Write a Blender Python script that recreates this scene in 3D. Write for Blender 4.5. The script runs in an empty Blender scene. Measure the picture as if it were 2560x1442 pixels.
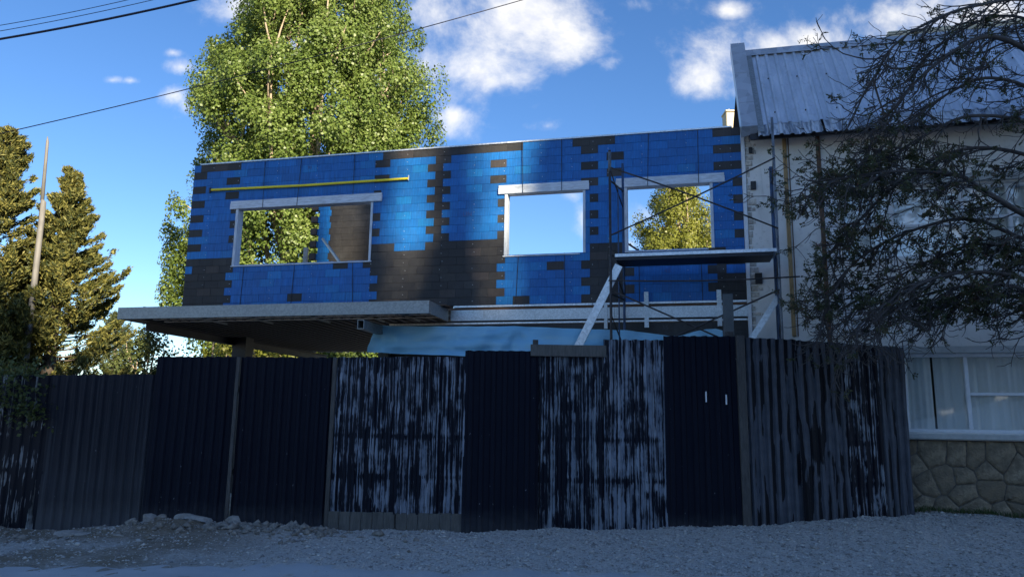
import bpy, math, random
import numpy as np
from mathutils import Vector, Matrix

R = math.radians
rng = np.random.default_rng(7)
random.seed(7)
col = bpy.context.scene.collection
sc = bpy.context.scene

# ------------------------------------------------------------------ camera
cam = bpy.data.cameras.new('camera')
cam.sensor_width = 36.0
cam.lens = 36.0 * 1850 / 2560
cam.clip_start = 0.1
cam.clip_end = 3000
cam_o = bpy.data.objects.new('camera', cam)
col.objects.link(cam_o)
_p, _r = R(10.1086), R(-0.85723)
_f = Vector((0, math.cos(_p), math.sin(_p)))
_rt = Vector((1, 0, 0)); _dn = _f.cross(_rt)
_r2 = _rt * math.cos(_r) + _dn * math.sin(_r)
_d2 = -_rt * math.sin(_r) + _dn * math.cos(_r)
cam_o.matrix_world = Matrix(((_r2.x, -_d2.x, -_f.x, 0), (_r2.y, -_d2.y, -_f.y, 0), (_r2.z, -_d2.z, -_f.z, 1.6), (0, 0, 0, 1)))
sc.camera = cam_o

# ------------------------------------------------------------------ node helper
class NT:
    def __init__(s, tree):
        s.t = tree
    def n(s, typ, props=None, **inp):
        nd = s.t.nodes.new(typ)
        for k, v in (props or {}).items():
            setattr(nd, k, v)
        for k, v in inp.items():
            key = k.replace('_', ' ')
            if k.startswith('i') and k[1:].isdigit():
                sk = nd.inputs[int(k[1:])]
            else:
                sk = nd.inputs[key]
            if isinstance(v, bpy.types.NodeSocket):
                s.t.links.new(v, sk)
            elif isinstance(v, bpy.types.Node):
                s.t.links.new(v.outputs[0], sk)
            else:
                sk.default_value = v
        return nd
    def m(s, op, a, b=0.0, c=None, clamp=False):
        kw = dict(i0=a, i1=b)
        if c is not None: kw['i2'] = c
        return s.n('ShaderNodeMath', dict(operation=op, use_clamp=clamp), **kw).outputs[0]
    def mix(s, f, a, b, mode='MIX'):
        nd = s.t.nodes.new('ShaderNodeMix'); nd.data_type = 'RGBA'; nd.blend_type = mode; nd.clamp_factor = True
        for sk, v in ((nd.inputs[0], f), (nd.inputs[6], a), (nd.inputs[7], b)):
            if isinstance(v, bpy.types.NodeSocket): s.t.links.new(v, sk)
            else: sk.default_value = v if isinstance(v, float) or isinstance(v, int) else (*v, 1) if len(v) == 3 else v
        return nd.outputs[2]
    def ramp(s, f, lo, hi, clampmode='SMOOTHSTEP', a=0.0, b=1.0):
        nd = s.n('ShaderNodeMapRange', dict(interpolation_type=clampmode, clamp=True) if clampmode == 'LINEAR' else dict(interpolation_type=clampmode))
        s.t.links.new(f, nd.inputs[0])
        for i, v in ((1, lo), (2, hi), (3, a), (4, b)): nd.inputs[i].default_value = v
        return nd.outputs[0]
    def coord(s, kind='Object', scale=(1, 1, 1), loc=(0, 0, 0)):
        tc = s.n('ShaderNodeTexCoord')
        mp = s.n('ShaderNodeMapping', Vector=tc.outputs[kind], Scale=scale, Location=loc)
        return mp.outputs[0]
    def noise(s, vec, scale=1.0, detail=4.0, rough=0.55, dist=0.0, out=0):
        return s.n('ShaderNodeTexNoise', Vector=vec, Scale=scale, Detail=detail, Roughness=rough, Distortion=dist).outputs[out]

# ------------------------------------------------------------------ world: sky with scattered cumulus
SUN_AZ, SUN_EL = 30.0, 21.5           # degrees: sun behind the viewer, to the right
w = bpy.data.worlds.new('World'); sc.world = w; w.use_nodes = True
T = NT(w.node_tree); w.node_tree.nodes.clear()
sky = T.n('ShaderNodeTexSky', dict(sky_type='NISHITA', sun_disc=False, sun_elevation=R(SUN_EL), sun_rotation=R(180 - SUN_AZ),
                                   air_density=1.0, dust_density=0.35, ozone_density=2.6, altitude=800))
skyc = T.n('ShaderNodeHueSaturation', Hue=0.507, Saturation=1.2, Value=1.0, Color=sky.outputs[0]).outputs[0]
tc = T.n('ShaderNodeTexCoord')
sep = T.n('ShaderNodeSeparateXYZ', Vector=tc.outputs['Generated'])
yy = T.m('MAXIMUM', sep.outputs[1], 0.08)
qx = T.m('DIVIDE', sep.outputs[0], yy); qz = T.m('DIVIDE', sep.outputs[2], yy)
q = T.n('ShaderNodeCombineXYZ', X=qx, Y=qz, Z=0.0).outputs[0]
n_big = T.noise(q, 5.0, 9.0, 0.62, 0.25)
n_fine = T.noise(q, 13.0, 8.0, 0.6, 0.3)
CL = [(1290, 50, 290, 150, 1.1), (1410, 110, 150, 85, 1.0), (1190, 180, 190, 120, 1.0), (1130, 292, 80, 55, .85), (590, 10, 120, 80, 1.0),
      (1900, 150, 190, 80, 1.1), (1755, 185, 75, 55, 1.0), (2060, 100, 130, 55, .85), (2380, 60, 330, 120, 1.1), (452, 168, 52, 22, .62),
      (440, 240, 58, 28, .68), (468, 266, 34, 30, .66), (285, 200, 30, 10, .55), (325, 202, 26, 10, .55), (1580, 15, 70, 26, .62), (1620, 540, 130, 80, 1.05), (1580, 610, 60, 26, .8),
      (1462, 545, 36, 50, .95), (1430, 490, 40, 22, .7), (1822, 26, 38, 20, .62), (1370, 316, 62, 22, .6), (1505, 160, 60, 40, .62), (430, 132, 26, 12, .55), (760, 150, 200, 120, .6)]
def sky_q(px, py):
    d = _f + _r2 * ((px - 1280) / 1850) + _d2 * ((py - 721) / 1850)
    return d.x / d.y, d.z / d.y
dens = None
for (px, py, a, b, s_) in CL:
    cx, cz = sky_q(px, py)
    dx = T.m('MULTIPLY', T.m('SUBTRACT', qx, cx), 1850 / a / 1.05)
    dz = T.m('MULTIPLY', T.m('SUBTRACT', qz, cz), 1850 / b / 1.05)
    r2_ = T.m('ADD', T.m('MULTIPLY', dx, dx), T.m('MULTIPLY', dz, dz))
    v = T.m('MULTIPLY', T.m('SUBTRACT', 1.25, T.m('SQRT', r2_)), s_)
    dens = v if dens is None else T.m('MAXIMUM', dens, v)
# the same kind of scattered cloud all round the rest of the sky
dirv = T.n('ShaderNodeMapping', Vector=tc.outputs['Generated'], Scale=(1, 1, 1.8)).outputs[0]
n_all = T.noise(dirv, 3.2, 9.0, 0.6, 0.3)
gen = T.m('SUBTRACT', T.m('MULTIPLY', T.m('SUBTRACT', n_all, 0.53), 6.0), T.m('MULTIPLY', T.ramp(sep.outputs[1], 0.25, 0.55), 4.0))
dens = T.m('MAXIMUM', T.m('MAXIMUM', dens, -1.0), gen)
d2n = T.m('ADD', dens, T.m('MULTIPLY', T.m('SUBTRACT', n_big, 0.52), 4.2))
d2n = T.m('ADD', d2n, T.m('MULTIPLY', T.m('SUBTRACT', n_fine, 0.5), 1.6))
mask = T.ramp(d2n, -0.05, 1.6)
q_off = T.n('ShaderNodeMapping', Vector=q, Location=(-0.035, -0.05, 0)).outputs[0]
n_off = T.noise(q_off, 5.0, 9.0, 0.62, 0.25)
lit = T.m('SUBTRACT', n_big, n_off)
shade = T.m('SUBTRACT', T.ramp(d2n, 0.7, 2.0), T.m('MULTIPLY', lit, 4.5), clamp=True)
ccol = T.mix(shade, (5.9, 5.75, 5.5), (2.7, 3.1, 4.3))
skymix = T.mix(T.m('MULTIPLY', mask, 0.96), skyc, ccol)
bg = T.n('ShaderNodeBackground', Color=skymix, Strength=0.070)
T.n('ShaderNodeOutputWorld', Surface=bg.outputs[0])

sun = bpy.data.lights.new('sun', 'SUN'); sun.energy = 4.5; sun.angle = R(0.53); sun.color = (1.0, 0.86, 0.62)
sun_o = bpy.data.objects.new('sun', sun); col.objects.link(sun_o)
_s = Vector((math.sin(R(SUN_AZ)) * math.cos(R(SUN_EL)), -math.cos(R(SUN_AZ)) * math.cos(R(SUN_EL)), math.sin(R(SUN_EL))))
sun_o.rotation_euler = _s.to_track_quat('Z', 'Y').to_euler()
sun_o.location = (10, -20, 30)

sc.view_settings.view_transform = 'Standard'; sc.view_settings.look = 'None'
sc.view_settings.exposure = 1.58; sc.view_settings.gamma = 1.0; sc.view_settings.use_curve_mapping = False
sc.render.engine = 'CYCLES'
sc.cycles.max_bounces = 6; sc.cycles.diffuse_bounces = 3; sc.cycles.glossy_bounces = 3; sc.cycles.transmission_bounces = 4; sc.cycles.transparent_max_bounces = 6
sc.cycles.caustics_reflective = False; sc.cycles.caustics_refractive = False
sc.cycles.use_denoising = True

# ------------------------------------------------------------------ materials
def mat(name, fn):
    m = bpy.data.materials.new(name); m.use_nodes = True
    t = NT(m.node_tree); m.node_tree.nodes.clear()
    out = t.n('ShaderNodeOutputMaterial')
    sh = fn(t)
    m.node_tree.links.new(sh.outputs[0] if isinstance(sh, bpy.types.Node) else sh, out.inputs['Surface'])
    return m
def bsdf(t, color, rough=0.6, metal=0.0, bump=None, bstr=0.3, bdist=0.01, spec=0.5, **kw):
    args = dict(Roughness=rough, Metallic=metal)
    b = t.n('ShaderNodeBsdfPrincipled', **args)
    b.inputs['Specular IOR Level'].default_value = spec
    sk = b.inputs['Base Color']
    if isinstance(color, bpy.types.NodeSocket): t.t.links.new(color, sk)
    else: sk.default_value = (*color, 1)
    if bump is not None:
        bm = t.n('ShaderNodeBump', Strength=bstr, Distance=bdist, Height=bump)
        t.t.links.new(bm.outputs[0], b.inputs['Normal'])
    return b
def plain(name, c, rough=0.6, metal=0.0, var=0.15, scale=6.0, bstr=0.15, stretch=(1, 1, 1), spec=0.5, kind='Object'):
    def fn(t):
        v = t.coord(kind, stretch)
        n1 = t.noise(v, scale, 6.0)
        n2 = t.noise(v, scale * 5, 4.0)
        k = t.m('ADD', t.m('MULTIPLY', n1, 0.7), t.m('MULTIPLY', n2, 0.3))
        lo = tuple(x * (1 - var) for x in c); hi = tuple(min(1, x * (1 + var)) for x in c)
        cc = t.mix(t.ramp(k, 0.3, 0.7), lo, hi)
        rr = t.m('ADD', rough - 0.08, t.m('MULTIPLY', n2, 0.16))
        return bsdf(t, cc, rr, metal, n2, bstr, 0.01, spec)
    return mat(name, fn)

def brick_mat(name, c, dust=0.12, rough=0.42):
    def fn(t):
        v = t.coord('Object', (40, 40, 3)); g = t.noise(v, 1.0, 5.0, 0.6)
        geo = t.n('ShaderNodeNewGeometry')
        big = t.noise(t.n('ShaderNodeMapping', Vector=geo.outputs['Position'], Scale=(1.2, 1.2, 0.9)).outputs[0], 1.0, 5.0, 0.6)
        fine = t.noise(geo.outputs['Position'], 9.0, 5.0, 0.65)
        cc = t.mix(t.ramp(g, 0.3, 0.72), tuple(x * 0.8 for x in c), tuple(x * 1.2 for x in c))
        rnd = t.m('FRACT', t.m('ADD', t.n('ShaderNodeObjectInfo').outputs['Random'], t.m('MULTIPLY', geo.outputs['Random Per Island'], 7.31)))
        tone = t.m('ADD', 0.89, t.m('MULTIPLY', rnd, 0.22))
        cc = t.mix(1.0, cc, t.n('ShaderNodeCombineXYZ', X=tone, Y=tone, Z=tone).outputs[0], 'MULTIPLY')
        grey = (0.16, 0.17, 0.18)
        f = t.m('MULTIPLY', t.ramp(t.m('ADD', t.m('MULTIPLY', big, 0.6), t.m('MULTIPLY', fine, 0.4)), 0.42, 0.72), dust)
        cc = t.mix(f, cc, grey)
        return bsdf(t, cc, t.m('ADD', rough, t.m('MULTIPLY', fine, 0.25)), 0.0, g, 0.2, 0.004)
    return mat(name, fn)
M = {}
M['blue_a'] = brick_mat('blue_plastic_a', (0.003, 0.125, 0.41), 0.05)
M['blue_b'] = brick_mat('blue_plastic_b', (0.003, 0.138, 0.44), 0.06)
M['blue_c'] = brick_mat('blue_plastic_c', (0.005, 0.175, 0.48), 0.06)
M['dark_a'] = brick_mat('charcoal_plastic_a', (0.020, 0.019, 0.020), 0.14, 0.5)
M['dark_b'] = brick_mat('charcoal_plastic_b', (0.028, 0.026, 0.025), 0.18, 0.5)
M['dark_c'] = brick_mat('charcoal_plastic_c', (0.045, 0.036, 0.033), 0.15, 0.5)

def galv(name, c=(0.55, 0.57, 0.58), rough=0.42, metal=0.75, sp=60.0):
    def fn(t):
        v = t.coord('Object')
        vo = t.n('ShaderNodeTexVoronoi', Vector=v, Scale=sp)
        s1 = t.n('ShaderNodeSeparateColor', Color=vo.outputs['Color']).outputs[0]
        n1 = t.noise(v, 2.5, 6.0)
        k = t.m('ADD', t.m('MULTIPLY', s1, 0.5), t.m('MULTIPLY', n1, 0.5))
        cc = t.mix(t.ramp(k, 0.2, 0.8), tuple(x * 0.82 for x in c), tuple(min(1, x * 1.12) for x in c))
        return bsdf(t, cc, t.m('ADD', rough - 0.03, t.m('MULTIPLY', s1, 0.08)), metal, n1, 0.1, 0.01)
    return mat(name, fn)
M['galv'] = galv('galvanized_steel')
M['galv_dull'] = galv('dull_galvanized_steel', (0.30, 0.33, 0.34), 0.5, 0.6, 35.0)
M['zinc_strip'] = galv('bright_zinc_strip', (0.72, 0.74, 0.76), 0.38, 0.6, 30.0)
M['dark_steel'] = plain('dark_painted_steel', (0.022, 0.024, 0.03), 0.5, 0.3, 0.3, 5)
M['scaffold'] = plain('rusty_scaffold_tube', (0.055, 0.05, 0.05), 0.55, 0.4, 0.5, 9, 0.3)
M['scaffold_blue'] = plain('blue_grey_scaffold_paint', (0.04, 0.075, 0.14), 0.55, 0.2, 0.6, 14, 0.3, (1, 1, .3))
M['scaffold_pale'] = plain('worn_pale_scaffold_paint', (0.16, 0.18, 0.2), 0.55, 0.3, 0.7, 16, 0.3, (1, 1, .25))
def woodm(name, c, var=0.35, stretch=(2, 14, 14), rough=0.75):
    def fn(t):
        v = t.coord('Object', stretch)
        g = t.noise(v, 3.0, 8.0, 0.65, 0.6)
        b = t.noise(t.coord('Object'), 2.0, 4.0)
        cc = t.mix(t.ramp(g, 0.25, 0.75), tuple(x * (1 - var) for x in c), tuple(x * (1 + var) for x in c))
        cc = t.mix(t.m('MULTIPLY', t.ramp(b, 0.5, 0.75), 0.35), cc, tuple(x * 0.45 for x in c))
        return bsdf(t, cc, rough, 0.0, g, 0.35, 0.006)
    return mat(name, fn)
M['grey_wood'] = woodm('weathered_grey_wood', (0.60, 0.66, 0.73), 0.25)
M['grey_wood_v'] = woodm('weathered_grey_wood_upright', (0.58, 0.64, 0.71), 0.2, (14, 14, 2))
M['yellow_wood'] = woodm('raw_yellow_wood', (0.36, 0.24, 0.11), 0.3, (14, 14, 2))
M['brown_wood'] = woodm('brown_wood', (0.13, 0.075, 0.045), 0.4, (14, 14, 2))
M['brown_wood_h'] = woodm('brown_wood_plate', (0.15, 0.085, 0.05), 0.5, (2, 14, 14))
M['fence_wood'] = woodm('grey_brown_fence_wood', (0.10, 0.095, 0.085), 0.35, (14, 14, 2))
M['fence_wood_dark'] = woodm('dark_fence_post_wood', (0.07, 0.065, 0.06), 0.4, (14, 14, 2))
M['white'] = plain('white_paint', (0.72, 0.74, 0.76), 0.5, 0, 0.08, 8)
M['yellow'] = plain('yellow_paint', (0.90, 0.76, 0.04), 0.42, 0, 0.1, 5)
M['black'] = plain('black_rubber', (0.015, 0.015, 0.017), 0.5)
M['screw'] = plain('screw_head', (0.62, 0.64, 0.66), 0.45, 0.3)
M['chalk'] = plain('faint_chalk', (0.075, 0.125, 0.32), 0.9)
M['chalk_dark'] = plain('faint_chalk_on_charcoal', (0.10, 0.10, 0.11), 0.9)

def plaster_fn(t):
    v = t.coord('Object')
    n1 = t.noise(v, 1.3, 8.0, 0.62); n2 = t.noise(v, 14.0, 6.0, 0.6)
    st = t.noise(t.coord('Object', (5, 5, 0.5)), 1.0, 6.0, 0.6)
    cc = t.mix(t.ramp(n1, 0.35, 0.65), (0.72, 0.70, 0.65), (0.83, 0.81, 0.77))
    cc = t.mix(t.m('MULTIPLY', t.ramp(n2, 0.55, 0.75), 0.4), cc, (0.30, 0.28, 0.24))
    cc = t.mix(t.m('MULTIPLY', t.ramp(st, 0.58, 0.8), 0.55), cc, (0.22, 0.20, 0.17))
    return bsdf(t, cc, 0.9, 0, n2, 0.35, 0.01, 0.2)
M['plaster'] = mat('stained_cream_plaster', plaster_fn)
M['rough_mortar'] = plain('broken_mortar', (0.50, 0.46, 0.40), 0.95, 0, 0.45, 14, 0.8)
M['concrete'] = plain('pale_concrete', (0.45, 0.46, 0.44), 0.8, 0, 0.15, 7, 0.3)
M['cream_wall'] = plain('cream_render', (0.62, 0.55, 0.40), 0.85, 0, 0.15, 3, 0.3)
M['glass'] = mat('window_glass', lambda t: t.n('ShaderNodeMixShader', i0=0.09, i1=t.n('ShaderNodeBsdfTransparent', Color=(0.97, 0.975, 0.97, 1)).outputs[0],
                 i2=t.n('ShaderNodeBsdfGlossy', Color=(0.9, 0.95, 1, 1), Roughness=0.03).outputs[0]))
def curtain_fn(t):
    n = t.noise(t.coord('Object', (1, 1, .2)), 6.0, 4.0)
    return bsdf(t, t.mix(t.ramp(n, .3, .7), (0.80, 0.82, 0.78), (0.88, 0.89, 0.86)), 0.9)
M['curtain'] = mat('sheer_curtain', curtain_fn)
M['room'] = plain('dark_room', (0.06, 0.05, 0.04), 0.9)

def roof_fn(t):
    v = t.coord('Object')
    n1 = t.noise(t.coord('Object', (5, 1.4, 1)), 1.0, 7.0, 0.65)
    n2 = t.noise(v, 12.0, 5.0)
    cc = t.mix(t.ramp(n1, 0.35, 0.7), (0.50, 0.56, 0.63), (0.68, 0.73, 0.80))
    cc = t.mix(t.m('MULTIPLY', t.ramp(n2, 0.56, 0.72), 0.3), cc, (0.26, 0.28, 0.31))
    return bsdf(t, cc, t.m('ADD', 0.38, t.m('MULTIPLY', n2, 0.25)), 0.55, n2, 0.1, 0.005)
M['roof'] = mat('zinc_roof_sheet', roof_fn)
def roof_low_fn(t):
    n1 = t.noise(t.coord('Object', (9, 2, 1)), 1.0, 7.0, 0.7)
    cc = t.mix(t.ramp(n1, 0.42, 0.56), (0.20, 0.23, 0.27), (0.62, 0.65, 0.68))
    return bsdf(t, cc, 0.5, 0.4, n1, 0.15, 0.005)
M['roof_low'] = mat('scuffed_roof_sheet', roof_low_fn)
M['flashing'] = galv('roof_flashing', (0.50, 0.53, 0.56), 0.36, 0.6, 5.0)

# corrugated fence sheets
def fence_black(name, dust=0.5, c=(0.004, 0.006, 0.015)):
    def fn(t):
        st = t.noise(t.coord('Object', (26, 1, 0.5)), 1.0, 6.0, 0.6)
        n2 = t.noise(t.coord('Object'), 7.0, 6.0)
        sepz = t.n('ShaderNodeSeparateXYZ', Vector=t.coord('Object')).outputs[2]
        low = t.m('ADD', t.m('MULTIPLY', t.ramp(sepz, 1.7, 0.0), dust), t.m('MULTIPLY', t.ramp(t.m('ADD', sepz, t.m('MULTIPLY', n2, 0.35)), 0.62, 0.2), 0.9))
        f = t.m('MULTIPLY', t.m('ADD', t.m('MULTIPLY', t.ramp(st, 0.45, 0.75), 0.5 * dust), t.m('MULTIPLY', low, 0.5)), 1.0)
        cc = t.mix(f, c, (0.075, 0.078, 0.085))
        sp = t.m('GREATER_THAN', t.noise(t.coord('Object', (1, 1, .6)), 22.0, 2.0), 0.765)
        cc = t.mix(t.m('MULTIPLY', sp, 0.7), cc, (0.28, 0.30, 0.33))
        return bsdf(t, cc, t.m('ADD', 0.5, t.m('MULTIPLY', n2, 0.2)), 0.0, n2, 0.12, 0.004, 0.15)
    return mat(name, fn)
def fence_peel(name, amount=0.5, under=(0.25, 0.28, 0.33), under2=(0.13, 0.15, 0.185), seed=0.0, sx=34.0, rows=(0.78, 1.35)):
    def fn(t):
        base = t.coord('Object', (1, 1, 1), (seed, 0, seed * 2.3))
        wob = t.noise(base, 5.0, 3.0, out=1)
        vv = t.n('ShaderNodeVectorMath', dict(operation='MULTIPLY_ADD'), i0=wob, i1=(0.03, 0.0, 0.02), i2=base).outputs[0]
        a = t.noise(t.n('ShaderNodeMapping', Vector=vv, Scale=(sx, 1, 0.45)).outputs[0], 1.0, 2.0, 0.5)
        b = t.noise(t.n('ShaderNodeMapping', Vector=vv, Scale=(sx * 2.1, 1, 1.7)).outputs[0], 1.0, 4.0, 0.6)
        e = t.noise(t.n('ShaderNodeMapping', Vector=vv, Scale=(6, 1, 3)).outputs[0], 1.0, 3.0, 0.6)
        k = t.m('ADD', t.m('ADD', t.m('MULTIPLY', a, 0.55), t.m('MULTIPLY', b, 0.4)), t.m('MULTIPLY', t.m('SUBTRACT', e, 0.5), 0.34))
        z = t.n('ShaderNodeSeparateXYZ', Vector=t.coord('Object')).outputs[2]
        for rz in rows:       # dark paint kept on the rail lines
            dz = t.m('ABSOLUTE', t.m('SUBTRACT', z, rz))
            k = t.m('SUBTRACT', k, t.m('MULTIPLY', t.ramp(dz, 0.06, 0.0), 0.05))
        th = 0.475 + (0.5 - amount) * 0.22
        f = t.ramp(k, th - 0.008, th + 0.008, 'LINEAR')
        uc = t.mix(t.ramp(e, 0.35, 0.65), under2, under)
        cc = t.mix(f, (0.004, 0.006, 0.014), uc)
        return bsdf(t, cc, t.m('ADD', 0.5, t.m('MULTIPLY', f, 0.1)), t.m('MULTIPLY', f, 0.25), f, 0.25, 0.003, 0.2)
    return mat(name, fn)
def fence_grey(name, seed=0.0, amount=0.62):
    def fn(t):       # grey oxide sheet with runs of black paint left in the troughs
        base = t.coord('Object', (1, 1, 1), (seed, 0, seed))
        wob = t.noise(base, 6.0, 3.0, out=1)
        vv = t.n('ShaderNodeVectorMath', dict(operation='MULTIPLY_ADD'), i0=wob, i1=(0.02, 0.0, 0.02), i2=base).outputs[0]
        a = t.noise(t.n('ShaderNodeMapping', Vector=vv, Scale=(9, 1, 1.25)).outputs[0], 1.0, 3.0, 0.5)
        x = t.n('ShaderNodeSeparateXYZ', Vector=t.coord('Object')).outputs[0]
        ph = t.m('FRACT', t.m('DIVIDE', x, 0.125))
        tr = t.ramp(t.m('ABSOLUTE', t.m('SUBTRACT', ph, 0.5)), 0.16, 0.30)
        k = t.m('ADD', t.m('MULTIPLY', tr, 0.40), t.m('MULTIPLY', t.ramp(a, 0.42, 0.58), 0.5))
        f = t.ramp(k, amount - 0.03, amount + 0.03, 'LINEAR')
        n = t.noise(base, 5.0, 6.0)
        gc = t.mix(t.ramp(n, 0.3, 0.7), (0.058, 0.065, 0.080), (0.088, 0.096, 0.115))
        cc = t.mix(f, gc, (0.004, 0.0045, 0.008))
        return bsdf(t, cc, 0.65, 0.0, f, 0.2, 0.003, 0.3)
    return mat(name, fn)
M['f_black1'] = fence_black('black_sheet_paint', 0.08)
M['f_black2'] = fence_black('dusty_black_sheet_paint', 1.0, (0.014, 0.016, 0.024))
M['f_peel1'] = fence_peel('peeling_black_paint_a', 0.36, seed=0.3)
M['f_peel2'] = fence_peel('peeling_black_paint_b', 0.38, seed=4.1)
M['f_peel3'] = fence_peel('peeling_black_paint_c', 0.40, (0.22, 0.25, 0.29), (0.10, 0.12, 0.15), seed=7.7)
M['f_peel4'] = fence_peel('peeling_black_paint_d', 0.55, seed=11.2)
M['f_peel5'] = fence_peel('peeling_black_paint_e', 0.30, (0.26, 0.29, 0.33), (0.12, 0.13, 0.16), seed=15.5)
M['f_peel0'] = fence_peel('peeling_black_paint_f', 0.24, (0.24, 0.25, 0.26), (0.07, 0.075, 0.075), seed=21.0, sx=22)
M['f_grey1'] = fence_grey('grey_oxide_sheet_a', 0.0, 0.60)
M['f_grey2'] = fence_grey('grey_oxide_sheet_b', 3.0, 0.47)
M['f_grey3'] = fence_grey('grey_oxide_sheet_c', 6.0, 0.66)

def tarp_fn(t):
    v = t.coord('Object')
    n1 = t.noise(t.coord('Object', (1.2, 1, 5)), 1.0, 6.0, 0.6, 0.4); n2 = t.noise(v, 18.0, 3.0)
    cc = t.mix(t.ramp(n1, 0.3, 0.7), (0.24, 0.62, 0.92), (0.40, 0.76, 0.97))
    b = bsdf(t, cc, 0.42, 0.0, n1, 0.5, 0.05)
    tr = t.n('ShaderNodeBsdfTranslucent', Color=(0.35, 0.5, 0.62, 1))
    return t.n('ShaderNodeMixShader', i0=0.25, i1=b.outputs[0], i2=tr.outputs[0])
M['tarp'] = mat('pale_blue_plastic_sheet', tarp_fn)
def stone_fn(t):
    geo = t.n('ShaderNodeNewGeometry')
    n1 = t.noise(t.coord('Object'), 7.0, 8.0, 0.65); n2 = t.noise(t.coord('Object'), 34.0, 5.0, 0.6)
    ri = t.n('ShaderNodeObjectInfo').outputs['Random']
    a = t.mix(ri, (0.22, 0.17, 0.11), (0.42, 0.34, 0.23))
    cc = t.mix(t.ramp(n1, 0.35, 0.7), tuple([0.19, 0.155, 0.11]), a)
    h = t.m('ADD', n1, t.m('MULTIPLY', n2, 0.3))
    return bsdf(t, cc, 0.95, 0, h, 1.0, 0.05, 0.2)
M['stone'] = mat('tan_fieldstone', stone_fn)
M['mortar'] = plain('dark_mortar', (0.15, 0.13, 0.105), 0.95, 0, 0.4, 20, 0.5)
def ground_fn(t):
    geo = t.n('ShaderNodeNewGeometry').outputs['Position']
    n1 = t.noise(geo, 0.6, 7.0, 0.6); n2 = t.noise(geo, 22.0, 6.0, 0.7); n3 = t.noise(geo, 90.0, 3.0, 0.6)
    k = t.m('ADD', t.m('MULTIPLY', n2, 0.6), t.m('MULTIPLY', n3, 0.4))
    g = t.mix(t.ramp(k, 0.34, 0.66), (0.34, 0.315, 0.285), (0.63, 0.595, 0.54))
    e = t.mix(t.ramp(n2, 0.3, 0.7), (0.17, 0.135, 0.095), (0.27, 0.225, 0.165))
    sep = t.n('ShaderNodeSeparateXYZ', Vector=geo)
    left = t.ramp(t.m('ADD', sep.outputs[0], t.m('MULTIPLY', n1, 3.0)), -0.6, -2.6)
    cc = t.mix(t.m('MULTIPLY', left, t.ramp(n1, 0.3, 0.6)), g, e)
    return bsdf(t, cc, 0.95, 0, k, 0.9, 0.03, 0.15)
M['ground'] = mat('gravel_and_earth', ground_fn)
def road_fn(t):
    geo = t.n('ShaderNodeNewGeometry').outputs['Position']
    n1 = t.noise(geo, 1.4, 7.0, 0.6); n2 = t.noise(geo, 40.0, 5.0, 0.7)
    cc = t.mix(t.ramp(n1, 0.3, 0.7), (0.40, 0.40, 0.40), (0.49, 0.485, 0.475))
    cc = t.mix(t.m('MULTIPLY', t.ramp(n2, 0.62, 0.72), 0.6), cc, (0.13, 0.125, 0.12))
    return bsdf(t, cc, 0.95, 0, n2, 0.5, 0.02, 0.15)
M['road'] = mat('pale_packed_dust', road_fn)
def peb_fn(t):
    r = t.n('ShaderNodeNewGeometry').outputs['Random Per Island']
    cc = t.n('ShaderNodeValToRGB', Fac=r)
    cr = cc.color_ramp; cr.elements[0].color = (0.22, 0.21, 0.20, 1); cr.elements[1].color = (0.55, 0.53, 0.49, 1)
    e = cr.elements.new(0.5); e.color = (0.47, 0.45, 0.42, 1)
    return bsdf(t, cc.outputs[0], 0.9, spec=0.2)
M['pebble'] = mat('grey_pebbles', peb_fn)
M['rubble'] = plain('pale_rubble', (0.25, 0.225, 0.19), 0.95, 0, 0.35, 9, 0.7)
M['rubble_white'] = plain('pale_concrete_chunk', (0.29, 0.27, 0.24), 0.95, 0, 0.25, 9, 0.6)

def leaf_mat(name, cols, transl=0.3, rough=0.5, obj_noise=0.7):
    def fn(t):
        geo = t.n('ShaderNodeNewGeometry')
        r = geo.outputs['Random Per Island']
        nz = t.noise(geo.outputs['Position'], obj_noise, 3.0)
        k = t.m('ADD', t.m('MULTIPLY', r, 0.65), t.m('MULTIPLY', t.ramp(nz, 0.3, 0.7), 0.35))
        cc = t.n('ShaderNodeValToRGB', Fac=k); cr = cc.color_ramp
        cr.elements[0].color = (*cols[0], 1); cr.elements[1].color = (*cols[-1], 1)
        for i, c in enumerate(cols[1:-1]):
            e = cr.elements.new((i + 1) / (len(cols) - 1)); e.color = (*c, 1)
        b = bsdf(t, cc.outputs[0], rough, spec=0.35)
        tr = t.n('ShaderNodeBsdfTranslucent', Color=cc.outputs[0])
        return t.n('ShaderNodeMixShader', i0=transl, i1=b.outputs[0], i2=tr.outputs[0])
    return mat(name, fn)
M['poplar_leaf'] = leaf_mat('poplar_leaves', [(0.075, 0.118, 0.026), (0.115, 0.175, 0.038), (0.165, 0.228, 0.052), (0.245, 0.30, 0.095)], 0.35, 0.42)
M['poplar_leaf2'] = leaf_mat('yellowish_poplar_leaves', [(0.12, 0.145, 0.025), (0.19, 0.21, 0.035), (0.26, 0.26, 0.055)], 0.35, 0.45)
M['conifer'] = leaf_mat('conifer_sprays', [(0.028, 0.042, 0.016), (0.05, 0.065, 0.022), (0.095, 0.10, 0.034)], 0.15, 0.6)
M['conifer_sunlit'] = leaf_mat('sunlit_gold_conifer_sprays', [(0.08, 0.09, 0.024), (0.17, 0.165, 0.042), (0.28, 0.25, 0.07)], 0.18, 0.6)  # sunlit gold of the foliage put into the spray colour
M['bush'] = leaf_mat('bush_leaves', [(0.04, 0.06, 0.018), (0.08, 0.10, 0.03), (0.13, 0.15, 0.045)], 0.3, 0.5)
M['rowan_leaf'] = leaf_mat('rowan_leaves', [(0.03, 0.042, 0.018), (0.055, 0.07, 0.028), (0.085, 0.09, 0.04), (0.12, 0.055, 0.035)], 0.2, 0.55, 2.0)
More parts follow.
